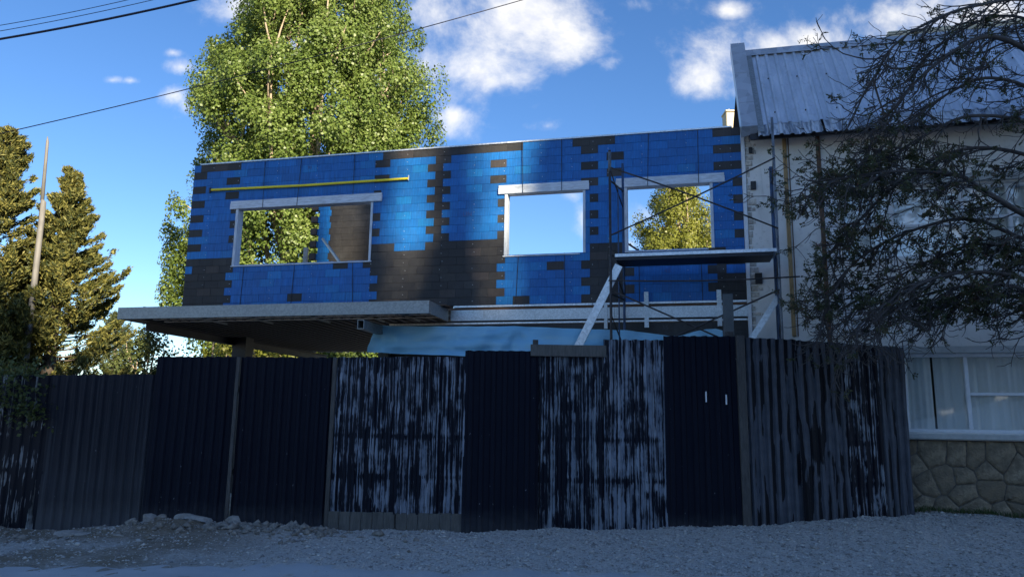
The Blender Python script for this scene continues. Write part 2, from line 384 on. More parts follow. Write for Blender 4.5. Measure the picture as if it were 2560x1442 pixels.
M['berry'] = plain('red_rowan_berries', (0.20, 0.025, 0.02), 0.4)
M['grass'] = leaf_mat('grass_blades', [(0.035, 0.06, 0.015), (0.07, 0.10, 0.03)], 0.2)
M['poplar_bark'] = plain('pale_poplar_bark', (0.34, 0.27, 0.20), 0.9, 0, 0.3, 3, 0.5, (1, 1, .3))
M['bark'] = plain('dark_bark', (0.10, 0.08, 0.065), 0.9, 0, 0.35, 6, 0.5, (1, 1, .3))
M['rowan_bark'] = plain('grey_rowan_bark', (0.060, 0.052, 0.048), 0.75, 0, 0.3, 9, 0.3)
M['pole'] = woodm('silver_grey_pole', (0.15, 0.145, 0.14), 0.25, (10, 10, 0.6))
M['wire'] = plain('black_cable', (0.012, 0.012, 0.03), 0.5)
M['shade_leaf'] = leaf_mat('light_block_leaves', [(0.03, 0.045, 0.015), (0.06, 0.085, 0.025)], 0.02)

# ------------------------------------------------------------------ mesh helpers
class MB:
    def __init__(s): s.v = []; s.f = []; s.mi = []
    def add(s, vs, fs, mi=0):
        o = len(s.v); s.v += [tuple(x) for x in vs]
        s.f += [tuple(i + o for i in f) for f in fs]; s.mi += [mi] * len(fs)
        return s
    def box(s, x0, x1, y0, y1, z0, z1, mi=0):
        return s.add([(x0, y0, z0), (x1, y0, z0), (x1, y1, z0), (x0, y1, z0), (x0, y0, z1), (x1, y0, z1), (x1, y1, z1), (x0, y1, z1)],
                     [(0, 3, 2, 1), (4, 5, 6, 7), (0, 1, 5, 4), (1, 2, 6, 5), (2, 3, 7, 6), (3, 0, 4, 7)], mi)
    def bbox(s, x0, x1, y0, y1, z0, z1, b=0.004, mi=0):
        """box with its front (low y) edges chamfered"""
        return s.add([(x0, y0 + b, z0), (x1, y0 + b, z0), (x1, y0 + b, z1), (x0, y0 + b, z1),
                      (x0 + b, y0, z0 + b), (x1 - b, y0, z0 + b), (x1 - b, y0, z1 - b), (x0 + b, y0, z1 - b),
                      (x0, y1, z0), (x1, y1, z0), (x1, y1, z1), (x0, y1, z1)],
                     [(4, 5, 6, 7), (0, 1, 5, 4), (1, 2, 6, 5), (2, 3, 7, 6), (3, 0, 4, 7), (1, 0, 8, 9), (2, 1, 9, 10), (3, 2, 10, 11), (0, 3, 11, 8), (9, 8, 11, 10)], mi)
    def beam(s, a, b, w, h, mi=0, up=(0, 0, 1)):
        a = Vector(a); b = Vector(b); d = (b - a).normalized(); u = Vector(up)
        if abs(d.dot(u)) > 0.98: u = Vector((0, 1, 0))
        sx = d.cross(u).normalized(); sz = sx.cross(d).normalized()
        vs = []
        for p in (a, b):
            for (i, j) in ((-1, -1), (1, -1), (1, 1), (-1, 1)):
                vs.append(p + sx * (i * w / 2) + sz * (j * h / 2))
        return s.add(vs, [(0, 1, 2, 3), (7, 6, 5, 4), (0, 4, 5, 1), (1, 5, 6, 2), (2, 6, 7, 3), (3, 7, 4, 0)], mi)
    def tube(s, pts, rad, n=8, mi=0, cap=True):
        pts = [Vector(p) for p in pts]
        if not hasattr(rad, '__len__'): rad = [rad] * len(pts)
        o = len(s.v); prev = None
        for i, p in enumerate(pts):
            d = (pts[min(i + 1, len(pts) - 1)] - pts[max(i - 1, 0)])
            if d.length < 1e-9: d = Vector((0, 0, 1))
            d.normalize()
            ref = prev if prev is not None else (Vector((0, 0, 1)) if abs(d.z) < .9 else Vector((1, 0, 0)))
            e1 = (ref - d * ref.dot(d))
            if e1.length < 1e-6: e1 = d.orthogonal()
            e1.normalize(); e2 = d.cross(e1); prev = e1
            for k in range(n):
                a = 2 * math.pi * k / n
                q_ = p + (e1 * math.cos(a) + e2 * math.sin(a)) * rad[i]
                s.v.append((q_.x, q_.y, q_.z))
        for i in range(len(pts) - 1):
            for k in range(n):
                s.f.append((o + i * n + k, o + i * n + (k + 1) % n, o + (i + 1) * n + (k + 1) % n, o + (i + 1) * n + k)); s.mi.append(mi)
        if cap:
            s.f.append(tuple(o + k for k in reversed(range(n)))); s.mi.append(mi)
            s.f.append(tuple(o + (len(pts) - 1) * n + k for k in range(n))); s.mi.append(mi)
        return s
    def mesh(s, name, mats, smooth=False):
        me = bpy.data.meshes.new(name); me.from_pydata(s.v, [], s.f)
        for m_ in (mats if isinstance(mats, (list, tuple)) else [mats]): me.materials.append(m_)
        if any(s.mi): me.polygons.foreach_set('material_index', s.mi)
        if smooth: me.polygons.foreach_set('use_smooth', [True] * len(me.polygons))
        me.update(); return me
    def build(s, name, mats, parent=None, smooth=False):
        return link(name, s.mesh(name, mats, smooth), parent)
def link(name, me, parent=None, loc=None, rot=None):
    o = bpy.data.objects.new(name, me); col.objects.link(o)
    if parent is not None: o.parent = parent
    if loc is not None: o.location = loc
    if rot is not None: o.rotation_euler = rot
    return o
def tag(o, label=None, cat=None, group=None, kind=None):
    if label: o['label'] = label
    if cat: o['category'] = cat
    if group: o['group'] = group
    if kind: o['kind'] = kind
    return o
def empty(name, loc=(0, 0, 0), rz=0.0):
    o = bpy.data.objects.new(name, None); col.objects.link(o); o.location = loc; o.rotation_euler = (0, 0, rz); o.empty_display_size = 0.2
    return o
def quads(name, V, m, parent=None, smooth=False):
    """V: (N,4,3) array of separate quads"""
    V = np.asarray(V, dtype=np.float32); N = len(V)
    me = bpy.data.meshes.new(name)
    me.vertices.add(N * 4); me.vertices.foreach_set('co', V.reshape(-1))
    me.loops.add(N * 4); me.loops.foreach_set('vertex_index', np.arange(N * 4, dtype=np.int32))
    me.polygons.add(N); me.polygons.foreach_set('loop_start', np.arange(0, N * 4, 4, dtype=np.int32)); me.polygons.foreach_set('loop_total', np.full(N, 4, dtype=np.int32))
    me.materials.append(m); me.update(calc_edges=True); me.validate()
    return link(name, me, parent)
def leaf_quads(P, size, aspect=1.3, g=None, up=0.0, along=None, nbias=None):
    """leaf-shaped (diamond) faces at points P; size array; random orientation"""
    g = g or rng
    N = len(P)
    d = g.normal(size=(N, 3))
    if along is not None: d = along + d * 0.45
    d[:, 2] += up
    d /= np.linalg.norm(d, axis=1, keepdims=True) + 1e-9
    r = g.normal(size=(N, 3)); s_ = np.cross(d, r); s_ /= np.linalg.norm(s_, axis=1, keepdims=True) + 1e-9
    if nbias is not None:
        nn = nbias + g.normal(size=(N, 3)) * .75; nn /= np.linalg.norm(nn, axis=1, keepdims=True)
        d = np.cross(nn, g.normal(size=(N, 3))); d /= np.linalg.norm(d, axis=1, keepdims=True) + 1e-9; s_ = np.cross(nn, d)
    L = (size * aspect)[:, None] * d * 0.5; W = size[:, None] * s_ * 0.5
    nn = np.cross(d, s_) * (size * 0.12)[:, None]
    return np.stack([P - L, P + W - L * 0.15 + nn, P + L, P - W - L * 0.15 + nn], axis=1)

YAW = R(-13.2392)
FX, FY, H0 = -6.51036, 14.45895, 3.6161
cU, sU = math.cos(YAW), math.sin(YAW)
def fw_(u, v, n=0.0):       # building coordinates (along, up from the upper floor, out) -> world
    return Vector((FX + cU * u + sU * n, FY + sU * u - cU * n, H0 + v))

# ------------------------------------------------------------------ ground
GX = [-9.2, -7.4, -6.8, -5.3, -4.0, -2.5, -0.6, 0.4, 1.4, 2.2, 3.25, 4.1, 4.8, 5.3, 5.9, 7.0, 9.0, 14.0]
GZ = [-0.03, -0.02, -0.05, 0.03, 0.08, 0.04, 0.05, 0.10, 0.12, 0.17, 0.21, 0.27, 0.31, 0.34, 0.36, 0.34, 0.30, 0.3]
def sstep(a, b, x):
    t = np.clip((x - a) / (b - a), 0, 1); return t * t * (3 - 2 * t)
def gz(x, y):
    x = np.asarray(x, float); y = np.asarray(y, float)
    base = np.interp(x, GX, GZ)
    near = sstep(8.4, 10.9, y) * (1 - 0.6 * sstep(14, 30, y))
    bump = 0.012 * np.sin(x * 3.1 + y * 1.7) + 0.010 * np.sin(x * 7.3 - y * 5.1 + 1.3) + 0.006 * np.sin(x * 17.1 + y * 13.7)
    mound = 0.13 * np.exp(-((x + 4.75) / 0.55) ** 2 - ((y - 10.75) / 0.38) ** 2) + 0.05 * np.exp(-((x + 3.2) / 0.9) ** 2 - ((y - 10.6) / 0.4) ** 2)
    hill = 12.0 * sstep(-14, -44, y) * np.exp(-((x - 40) / 24.0) ** 2)  # unseen rise added to lift the shade-casting trees
    return hill + base * near + bump * sstep(3, 7, y) * (1 - sstep(20, 40, y)) + mound
xs = np.unique(np.concatenate([np.linspace(-900, -40, 9), np.linspace(-40, -10, 11), np.linspace(-10, 10, 161), np.linspace(10, 100, 31), np.linspace(100, 900, 9)]))
ys = np.unique(np.concatenate([np.linspace(-300, -60, 6), np.linspace(-60, 6, 24), np.linspace(6, 12.5, 90), np.linspace(12.5, 40, 18), np.linspace(40, 1500, 12)]))
XX, YY = np.meshgrid(xs, ys)
ZZ = gz(XX, YY)
V = np.stack([XX, YY, ZZ], -1).reshape(-1, 3)
nx, ny = len(xs), len(ys)
F_ = [(j * nx + i, j * nx + i + 1, (j + 1) * nx + i + 1, (j + 1) * nx + i) for j in range(ny - 1) for i in range(nx - 1)]
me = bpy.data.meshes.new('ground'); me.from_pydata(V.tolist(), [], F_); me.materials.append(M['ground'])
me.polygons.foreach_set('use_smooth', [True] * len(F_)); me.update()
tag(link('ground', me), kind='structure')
# pale packed street in front, with a ragged edge towards the gravel
mb = MB(); rx = np.linspace(-40, 40, 400)
edge = 8.52 - 0.035 * (rx + 3) * (rx > -3) + 0.10 * np.sin(rx * 1.9) + 0.06 * np.sin(rx * 5.3 + 1) + 0.05 * np.sin(rx * 13.1) + 0.03 * np.sin(rx * 31.0 + 2)
edge = np.where(rx < -2.6, edge - 0.10 * (-2.6 - rx).clip(0, 5), edge)
rows_ = [np.full_like(rx, -6.0), np.full_like(rx, 2.0), np.full_like(rx, 6.2), edge - 0.5, edge - 0.25, edge]
vs = []
for k, yv in enumerate(rows_):
    lift = 0.008 if k < 5 else 0.001
    vs += [(a, b, float(c) + lift) for a, b, c in zip(rx, yv, gz(rx, yv))]
fs = [(k * 400 + i, k * 400 + i + 1, (k + 1) * 400 + i + 1, (k + 1) * 400 + i) for k in range(5) for i in range(399)]
tag(mb.add(vs, fs).build('road', M['road'], smooth=True), kind='structure')

# loose gravel
def pebbles(name, X, Y, S, m, flat=0.55, lift=0.2):
    N = len(X); g = rng
    base = np.array([[1, 0, 0], [0, 1, 0], [-1, 0, 0], [0, -1, 0], [0, 0, 1], [0, 0, -1]], float)
    F8 = np.array([[0, 1, 4], [1, 2, 4], [2, 3, 4], [3, 0, 4], [1, 0, 5], [2, 1, 5], [3, 2, 5], [0, 3, 5]])
    P = base[None] * (1 + g.uniform(-.35, .35, (N, 6, 1))) + g.uniform(-.2, .2, (N, 6, 3))
    P[:, :, 2] *= flat
    a = g.uniform(0, 6.28, N); c, s_ = np.cos(a), np.sin(a)
    Px = P[:, :, 0] * c[:, None] - P[:, :, 1] * s_[:, None]; Py = P[:, :, 0] * s_[:, None] + P[:, :, 1] * c[:, None]
    P = np.stack([Px, Py, P[:, :, 2]], -1) * S[:, None, None]
    P += np.stack([X, Y, gz(X, Y) + S * lift], -1)[:, None]
    me = bpy.data.meshes.new(name)
    me.vertices.add(N * 6); me.vertices.foreach_set('co', P.astype(np.float32).reshape(-1))
    idx = (F8[None] + (np.arange(N) * 6)[:, None, None]).astype(np.int32).reshape(-1)
    me.loops.add(len(idx)); me.loops.foreach_set('vertex_index', idx)
    me.polygons.add(N * 8); me.polygons.foreach_set('loop_start', np.arange(0, N * 24, 3, dtype=np.int32)); me.polygons.foreach_set('loop_total', np.full(N * 8, 3, dtype=np.int32))
    me.materials.append(m); me.update(calc_edges=True)
    return link(name, me)
N = 62000
X = rng.uniform(-8.6, 8.6, N); Y = 7.6 + 3.6 * rng.uniform(0, 1, N) ** 1.0
dl = np.clip((X + 3.2) / 2.5, 0, 1)
edgeY = np.interp(X, rx, edge)
keep = (rng.uniform(0, 1, N) < np.where(Y < edgeY + 0.02, 0.035, 0.25 + 0.75 * dl))
X, Y = X[keep], Y[keep]
S = rng.lognormal(math.log(0.0105), 0.45, len(X)).clip(0.005, 0.04)
tag(pebbles('gravel', X, Y, S, M['pebble']), 'loose grey gravel spread in front of the fence', 'gravel', kind='stuff')
N = 520
X = rng.normal(-4.4, 1.5, N).clip(-7.8, -1.2); Y = 10.75 - np.abs(rng.normal(0, 0.5, N))
k_ = rng.uniform(0, 1, N) < .55
X = np.where(k_, rng.uniform(-4.2, -2.4, N), X); Y = np.where(k_, 10.85 - np.abs(rng.normal(0, 0.3, N)), Y)
S = rng.lognormal(math.log(0.032), 0.5, N).clip(0.015, 0.085)
tag(pebbles('rubble', X, Y, S, M['rubble'], 0.7), 'scattered stony rubble along the foot of the fence', 'rubble', kind='stuff')

def rock_mesh(name, sx, sy, sz, seed, m, sub=2):
    import bmesh
    bm = bmesh.new(); bmesh.ops.create_icosphere(bm, subdivisions=sub, radius=1.0)
    g = np.random.default_rng(seed)
    planes = [(Vector(g.normal(size=3)).normalized(), g.uniform(.42, .8)) for _ in range(12)]
    for v in bm.verts:
        for n_, d_ in planes:
            e = v.co.dot(n_) - d_
            if e > 0: v.co -= n_ * e
        v.co += Vector(g.normal(size=3)) * 0.03
        v.co.x *= sx; v.co.y *= sy; v.co.z *= sz
    me = bpy.data.meshes.new(name); bm.to_mesh(me); bm.free(); me.materials.append(m)
    return me
for i, (x, y, sx, sy, sz, mk, lb) in enumerate([
        (-4.45, 10.86, .36, .15, .075, 'rubble_white', 'broad flat slab of broken concrete lying under the black fence sheet'),
        (-3.88, 10.84, .14, .11, .09, 'rubble_white', 'rounded pale stone at the right end of the concrete slab'),
        (-5.12, 10.92, .15, .12, .12, 'rubble_white', 'tilted pale chunk at the left top of the earth mound'),
        (-5.30, 10.80, .10, .10, .07, 'rubble', 'small pale chunk at the left foot of the earth mound'),
        (-4.90, 10.88, .13, .10, .08, 'rubble', 'grey broken chunk on top of the earth mound'),
        (-5.75, 10.30, .30, .14, .06, 'rubble_white', 'long flattish pale lump of rubble before the ribbed dark sheet'),
        (-5.05, 10.00, .12, .05, .025, 'rubble_white', 'thin pale shard lying on the bare earth'),
        (3.78, 9.55, .075, .05, .03, 'rubble_white', 'single whitish stone on the gravel at the right')]):
    o = link('rubble_stone', rock_mesh('rubble_stone', sx, sy, sz, 50 + i, M[mk]), None, (x, y, float(gz(x, y)) + sz * 0.35), (rng.uniform(-.25, .25), rng.uniform(-.2, .2), rng.uniform(-.5, .5)))
    tag(o, lb, 'stone', 'rubble stones before the fence')

# ------------------------------------------------------------------ fence of corrugated sheets
fence = tag(empty('corrugated_fence', (-0.6, 10.9, 0.05)), 'patchwork fence of upright black and peeling corrugated metal sheets', 'fence')
def local(parent, p): return Vector(p) - parent.location
def sheet_mesh(name, width, height, pitch, amp, m, kind='trap', zlow=None, lean=0.0, seed=0):
    g = np.random.default_rng(seed)
    prof = []
    x = 0.0
    if kind == 'trap': seq = [(0, 0), (.30, 0), (.42, 1), (.72, 1), (.86, 0)]
    else: seq = [(i / 8, 0.5 - 0.5 * math.cos(2 * math.pi * i / 8)) for i in range(8)]
    k = 0
    while k * pitch < width:
        for (a, h) in seq:
            xx = (k + a) * pitch
            if xx < width: prof.append((xx, -h * amp))
        k += 1
    prof.append((width, 0))
    zs = np.linspace(0, 1, 9); vs = []
    w1 = g.uniform(-.006, .006, (9,)); ph = g.uniform(0, 6)
    for j, t in enumerate(zs):
        for (x, y) in prof:
            zb = zlow(x) if zlow else 0.0
            zt = height(x) if callable(height) else height
            jag = 0.006 * math.sin(x * 40 + seed) if j in (0, 8) else 0
            vs.append((x + lean * t, y + 0.015 * math.sin(3.1 * t + x * 2.2 + ph) + w1[j], zb + (zt - zb) * t + jag))
    n = len(prof)
    fs = [(j * n + i, j * n + i + 1, (j + 1) * n + i + 1, (j + 1) * n + i) for j in range(8) for i in range(n - 1)]
    # a thin back skin gives the sheet its thickness
    o = len(vs); vs += [(a, b + 0.0025, c) for a, b, c in vs[:o]]
    fs += [tuple(i + o for i in reversed(f)) for f in fs]
    fs += [(8 * n + i + 1, 8 * n + i, o + 8 * n + i, o + 8 * n + i + 1) for i in range(n - 1)]
    fs += [(i, i + 1, o + i + 1, o + i) for i in range(n - 1)]
    return MB().add(vs, fs).mesh(name, m)
FP = [  # x0, y0, x1, y1, top0, top1, material, pitch, bottom, label
    (-9.30, 11.30, -6.84, 11.20, 2.15, 2.165, 'f_peel0', .15, None, 'mottled sheet at the left end overgrown at the top'),
    (-6.86, 11.17, -5.28, 11.13, 2.17, 2.20, 'f_black2', .142, None, 'dusty dark sheet with broad pale ribs'),
    (-5.29, 11.10, -4.05, 11.07, 2.465, 2.475, 'f_black1', .14, None, 'near-black sheet above the earth mound'),
    (-4.02, 11.08, -2.62, 11.00, 2.475, 2.48, 'f_black1', .14, None, 'wide near-black sheet left of the peeling ones'),
    (-2.57, 10.99, -1.60, 10.95, 2.485, 2.50, 'f_peel1', .125, .27, 'heavily peeled black sheet left of its pair'),
    (-1.62, 10.93, -0.62, 10.90, 2.50, 2.505, 'f_peel2', .125, .27, 'heavily peeled black sheet right of its pair'),
    (-0.67, 10.86, 0.41, 10.83, 2.60, 2.605, 'f_black1', .165, None, 'plain black sheet between the peeled sheets'),
    (0.38, 10.87, 1.38, 10.83, 2.545, 2.555, 'f_peel3', .13, None, 'peeled sheet with a grey plank along its top'),
    (1.35, 10.80, 2.26, 10.76, 2.785, 2.79, 'f_peel4', .13, None, 'pale peeled sheet beside the scaffold'),
    (2.21, 10.72, 3.25, 10.68, 2.84, 2.85, 'f_black1', .165, None, 'tall black sheet with two small white marks'),
    (3.37, 10.70, 4.16, 10.79, 2.835, 2.825, 'f_grey1', .125, None, 'grey sheet with long black dashes'),
    (4.14, 10.77, 4.86, 10.87, 2.815, 2.80, 'f_grey2', .125, None, 'dark grey sheet with many black dashes'),
    (4.83, 10.85, 5.42, 10.95, 2.79, 2.775, 'f_peel5', .125, None, 'narrow peeled sheet near the right end'),
    (5.39, 10.94, 5.87, 11.06, 2.775, 2.76, 'f_grey3', .125, None, 'grey sheet at the right end of the fence'),
]
for i, (x0, y0, x1, y1, t0, t1, mk, pitch, zb, lb) in enumerate(FP):
    W = math.hypot(x1 - x0, y1 - y0); a = math.atan2(y1 - y0, x1 - x0)
    zlow = (lambda xl, x0=x0, a=a, y0=y0, zb=zb: (zb if zb else float(gz(x0 + xl * math.cos(a), y0 + xl * math.sin(a))) - 0.03))
    me = sheet_mesh('panel', W, (lambda xl, t0=t0, t1=t1, W=W: t0 + (t1 - t0) * xl / W), pitch, 0.028, M[mk], 'trap', zlow, 0.0, i)
    p = link('panel', me, fence, local(fence, (x0, y0, 0)), (0, 0, a)); p['label'] = lb
    if i == 9:
        for dx, dz, h in ((0.575, 1.90, .15), (0.86, 1.87, .14)):
            MB().box(dx, dx + .02, -.034, -.0295, dz, dz + h).build('white_mark', M['white'], p)
def post(x, y, z0, z1, wx, wy, m, nm='post'):
    l = local(fence, (x, y, 0)); mb = MB()
    return mb.bbox(l.x - wx / 2, l.x + wx / 2, l.y - wy / 2, l.y + wy / 2, l.z + z0, l.z + z1, .006).build(nm, M[m], fence)
post(-4.045, 11.02, 0.0, 2.47, .05, .03, 'fence_wood_dark')
post(-2.595, 10.95, 0.0, 2.48, .06, .03, 'fence_wood_dark')
post(3.31, 10.66, 0.12, 2.86, .12, .05, 'fence_wood_dark')
post(0.36, 10.92, 1.5, 2.78, .08, .06, 'fence_wood_dark')
post(3.20, 10.80, 0.2, 2.93, .10, .08, 'fence_wood_dark')
post(-1.61, 10.98, 0.0, 2.505, .05, .05, 'fence_wood')
for x0, x1 in ((-2.57, -1.62), (-1.60, -0.66)):       # grey boards closing the gap under the peeled pair
    for k in range(6):
        a = x0 + (x1 - x0) * k / 6; b = x0 + (x1 - x0) * (k + 1) / 6
        y = 10.95 - (a + 2.57) * 0.03
        la, lb_ = local(fence, (a, y, 0)), local(fence, (b, y, 0))
        MB().bbox(la.x + .003, lb_.x - .003, la.y - .012 + rng.uniform(-.004, .004), la.y + .012, la.z - .02, la.z + .29 + rng.uniform(-.006, .006)).build('board', M['fence_wood'], fence)
l = local(fence, (0.285, 10.80, 0)); l2 = local(fence, (1.43, 10.77, 0))
MB().bbox(l.x, l2.x, l.y - .015, l.y + .02, l.z + 2.53, l.z + 2.70, .005).build('top_plank', M['fence_wood'], fence)
for zz in (0.8, 2.0):       # rails behind the sheets
    mb = MB()
    for (xa, ya, xb, yb) in ((-9.3, 11.42, -5.3, 11.22), (-5.3, 11.24, -0.65, 11.0), (-0.65, 11.02, 3.3, 10.84), (3.3, 10.90, 5.8, 11.16)):
        A = local(fence, (xa, ya, zz + (0.2 if xa > 3 else 0))); B = local(fence, (xb, yb, zz + (0.2 if xa > 3 else 0)))
        mb = MB(); mb.beam(A, B, .05, .09); mb.build('rail', M['fence_wood_dark'], fence)

# ------------------------------------------------------------------ building under construction
site = tag(empty('house_under_construction', (FX, FY, 0), YAW), 'unfinished upper floor of blue and charcoal interlocking plastic bricks', 'house')
def L(u, n, v): return (u, -n, v + H0)
UN = 0.15235
OPEN = [(1.04, 3.96), (6.53, 8.00), (8.68, 10.18)]
UR, VT = 10.665, 3.0
vO0, vO1 = 0.90, 2.10
wall = MB()
cuts = [0.0] + [x for o in OPEN for x in o] + [UR]
for a, b in zip(cuts[::2], cuts[1::2]): wall.box(a + .004, b - .004, .10, .149, H0 + 0.002, H0 + VT - .002)
for a, b in OPEN:
    wall.box(a - .004, b + .004, .10, .148, H0 + 0.003, H0 + vO0 - .04); wall.box(a - .004, b + .004, .10, .148, H0 + vO1, H0 + VT - .003)
wall = wall.build('wall', M['dark_a'], site)
DARK = [(0, 0.16, 1.05), (0, 4.13, 6.86), (0, 7.77, 8.59), (0, 10.21, 10.7), (1, 0.0, 0.31), (1, 3.99, 4.28), (1, 5.2, 5.51), (1, 7.92, 8.22), (2, 0.75, 1.07), (2, 5.04, 5.35), (2, 6.26, 6.56), (2, 8.38, 8.68), (2, 10.22, 10.7), (3, 0.0, 0.31), (3, 3.99, 4.28), (3, 5.2, 5.51), (3, 7.92, 8.22), (4, 0.76, 1.07), (4, 5.05, 5.35), (4, 6.26, 6.57), (4, 8.38, 8.68), (4, 10.22, 10.7), (5, 0.0, 0.31), (5, 3.99, 4.14), (5, 5.2, 5.51), (5, 7.92, 8.22), (6, 0.9, 1.04), (6, 5.05, 5.35), (6, 10.5, 10.7), (7, 0.0, 0.31), (7, 5.21, 5.5), (7, 6.40, 6.53), (7, 8.0, 8.22), (7, 10.18, 10.26), (8, 0.9, 1.04), (8, 3.96, 4.13), (8, 5.05, 5.36), (8, 10.5, 10.7), (9, 0.0, 0.3), (9, 5.21, 5.5), (9, 6.40, 6.53), (9, 8.0, 8.22), (9, 10.18, 10.26), (10, 0.9, 1.04), (10, 3.96, 4.13), (10, 5.05, 5.35), (10, 10.5, 10.7), (11, 0.0, 0.3), (11, 5.21, 5.5), (11, 6.40, 6.53), (11, 8.0, 8.22), (11, 10.18, 10.26), (12, 3.96, 4.42), (12, 5.05, 6.53), (12, 10.5, 10.7), (13, 0.0, 1.04), (13, 3.96, 6.53), (13, 8.0, 8.68), (14, 0.15, 1.05), (14, 3.22, 3.52), (14, 3.83, 6.56), (14, 8.07, 8.84), (14, 10.07, 10.37), (15, 0.0, 0.9), (15, 3.99, 6.41), (15, 7.32, 7.61), (15, 7.92, 8.69), (15, 10.22, 10.7), (16, 0.0, 1.05), (16, 4.13, 6.56), (16, 8.07, 8.84), (16, 10.07, 10.38), (17, 0.0, 0.9), (17, 3.98, 6.41), (17, 7.92, 8.69), (17, 10.21, 10.7), (18, 0.0, 1.06), (18, 2.3, 2.59), (18, 4.13, 6.56), (18, 8.06, 8.83), (18, 10.06, 10.7), (19, 0.0, 0.91), (19, 3.98, 6.41), (19, 6.72, 7.01), (19, 7.92, 8.68), (19, 10.2, 10.7)]
def brick_mesh(name, m):
    """block of 0.3047 x 0.15 m, front face slightly bellied, chamfered"""
    w, h, b = .3042 / 2, .1494 / 2, .0020
    xs_ = [-w, -w + b, 0, w - b, w]; zs_ = [-h, -h + b, 0, h - b, h]
    vs, fs = [], []
    for j, z in enumerate(zs_):
        for i, x in enumerate(xs_):
            e = i in (0, 4) or j in (0, 4)
            vs.append((x, b if e else (-.0022 if j == 1 else (.0006 if j == 3 else -.0012)), z))
    for j in range(4):
        for i in range(4): fs.append((j * 5 + i, j * 5 + i + 1, j * 5 + i + 6, j * 5 + i + 5))
    o = len(vs); vs += [(-w, .099, -h), (w, .099, -h), (w, .099, h), (-w, .099, h)]
    fs += [(4, 3, 2, 1, 0, o, o + 1), (o + 2, o + 3, 20, 21, 22, 23, 24), (0, 5, 10, 15, 20, o + 3, o), (24, 19, 14, 9, 4, o + 1, o + 2)]
    return MB().add(vs, fs).mesh(name, m)
BM = {k: brick_mesh('brick', M[k]) for k in ('blue_a', 'blue_b', 'blue_c', 'dark_a', 'dark_b', 'dark_c')}
bricks = []
for k in range(20):
    dk = [(round(a / UN) * UN if a < 10.6 else UR, min(UR, round(b / UN) * UN)) for kk, a, b in DARK if kk == k]
    off = UN if k % 2 == 0 else 0.0
    seams = set(round(off + 2 * UN * j, 4) for j in range(-1, 37))
    for a, b in dk: seams |= {round(a, 4), round(b, 4)}
    spans = [(0.0, UR)]
    vc = VT - .15 * (k + .5)
    if vO0 < vc < vO1: spans = [(0.0, OPEN[0][0]), (OPEN[0][1], OPEN[1][0]), (OPEN[1][1], OPEN[2][0]), (OPEN[2][1], UR)]
    for sa, sb in spans:
        cs = [sa] + sorted(x for x in seams if sa + .05 < x < sb - .05) + [sb]
        for a, b in zip(cs[:-1], cs[1:]):
            if b - a < .02: continue
            c = (a + b) / 2
            isd = any(x - .01 <= c <= y + .01 for x, y in dk)
            bricks.append((k, a, b, vc, isd))
def pick(isd, k, c):
    r_ = random.random()
    if isd: return 'dark_a' if r_ < .55 else ('dark_b' if r_ < .88 else 'dark_c')
    return 'blue_a' if r_ < .52 else ('blue_b' if r_ < .9 else 'blue_c')
LIGHT_ROWS = {(10, 0.0, .45), (12, 0.0, .45), (12, .75, 1.04), (14, 0, .15), (9, 4.8, 5.2), (12, 4.2, 4.6)}
bricks.sort(key=lambda t: -t[1])
full = [b for b in bricks if b[2] - b[1] > .25]; rest = []
singles = set(id(b) for b in full[:300])
rest = MB(); keys = ['blue_a', 'blue_b', 'blue_c', 'dark_a', 'dark_b', 'dark_c']
for b in bricks:
    k, a, e, vc, isd = b
    key = pick(isd, k, (a + e) / 2)
    if not isd and any(k == kk and a >= x - .02 and e <= y + .02 for kk, x, y in LIGHT_ROWS): key = 'blue_c'
    loc = Vector(((a + e) / 2, random.uniform(-.0025, .0025), H0 + vc)); rot = (random.gauss(0, .006), random.gauss(0, .0015), random.gauss(0, .005))
    sx = (e - a) / (2 * UN)
    if id(b) in singles:
        o = link('brick', BM[key], wall, loc, rot); o.scale = (sx, 1, 1)
    else:
        mtx = Matrix.Translation(loc) @ Matrix.Rotation(rot[0], 4, 'X') @ Matrix.Rotation(rot[2], 4, 'Z') @ Matrix.Diagonal((sx, 1, 1, 1))
        me = BM[key]
        rest.add([mtx @ v.co for v in me.vertices], [tuple(p.vertices) for p in me.polygons], keys.index(key))
tag(rest.build('brick_courses', [M[k] for k in keys], wall), kind='stuff')
# screw heads in upright rows
mb = MB()
for u0 in (0.42, 1.02, 1.9, 2.75, 3.98, 4.62, 5.35, 5.95, 6.5, 7.2, 7.75, 8.12, 8.42, 9.0, 9.75, 10.3, 10.5):
    for k in range(20):
        v_ = VT - .15 * (k + .5)
        u_ = u0 + random.gauss(0, .012)
        if any(a - .03 < u_ < b + .03 for a, b in OPEN) and .85 < v_ < 2.2: continue
        if random.random() < .25: continue
        mb.tube([(u_, -.006, H0 + v_), (u_, .004, H0 + v_)], .006, 6)
tag(mb.build('screws', M['screw'], wall), kind='stuff')
# thin dark straps over the wall
for (u0, v0, v1, u1) in ((1.64, 2.03, 3.03, 1.60), (2.38, 2.03, 3.03, 2.40), (3.55, 2.19, 3.03, 3.53), (6.87, 2.03, 3.03, 6.84), (7.58, 2.03, 3.03, 7.57), (9.09, 2.03, 3.03, 9.12), (9.95, 2.03, 3.03, 9.96),
                         (1.29, -.05, .9, 1.31), (2.37, -.05, .9, 2.40), (3.65, -.05, .9, 3.60), (6.76, -.05, .9, 6.80), (7.64, -.05, .9, 7.63), (8.92, -.05, .9, 8.92), (9.96, -.05, .9, 9.95)):
    yy0 = -.042 if v0 > 1 else -.010
    MB().beam((u1, -.008 if v0 < 1 else -.012, H0 + v1), (u0, yy0, H0 + v0), .010, .004, 0, (0, 1, 0)).build('strap', M['dark_steel'], wall)
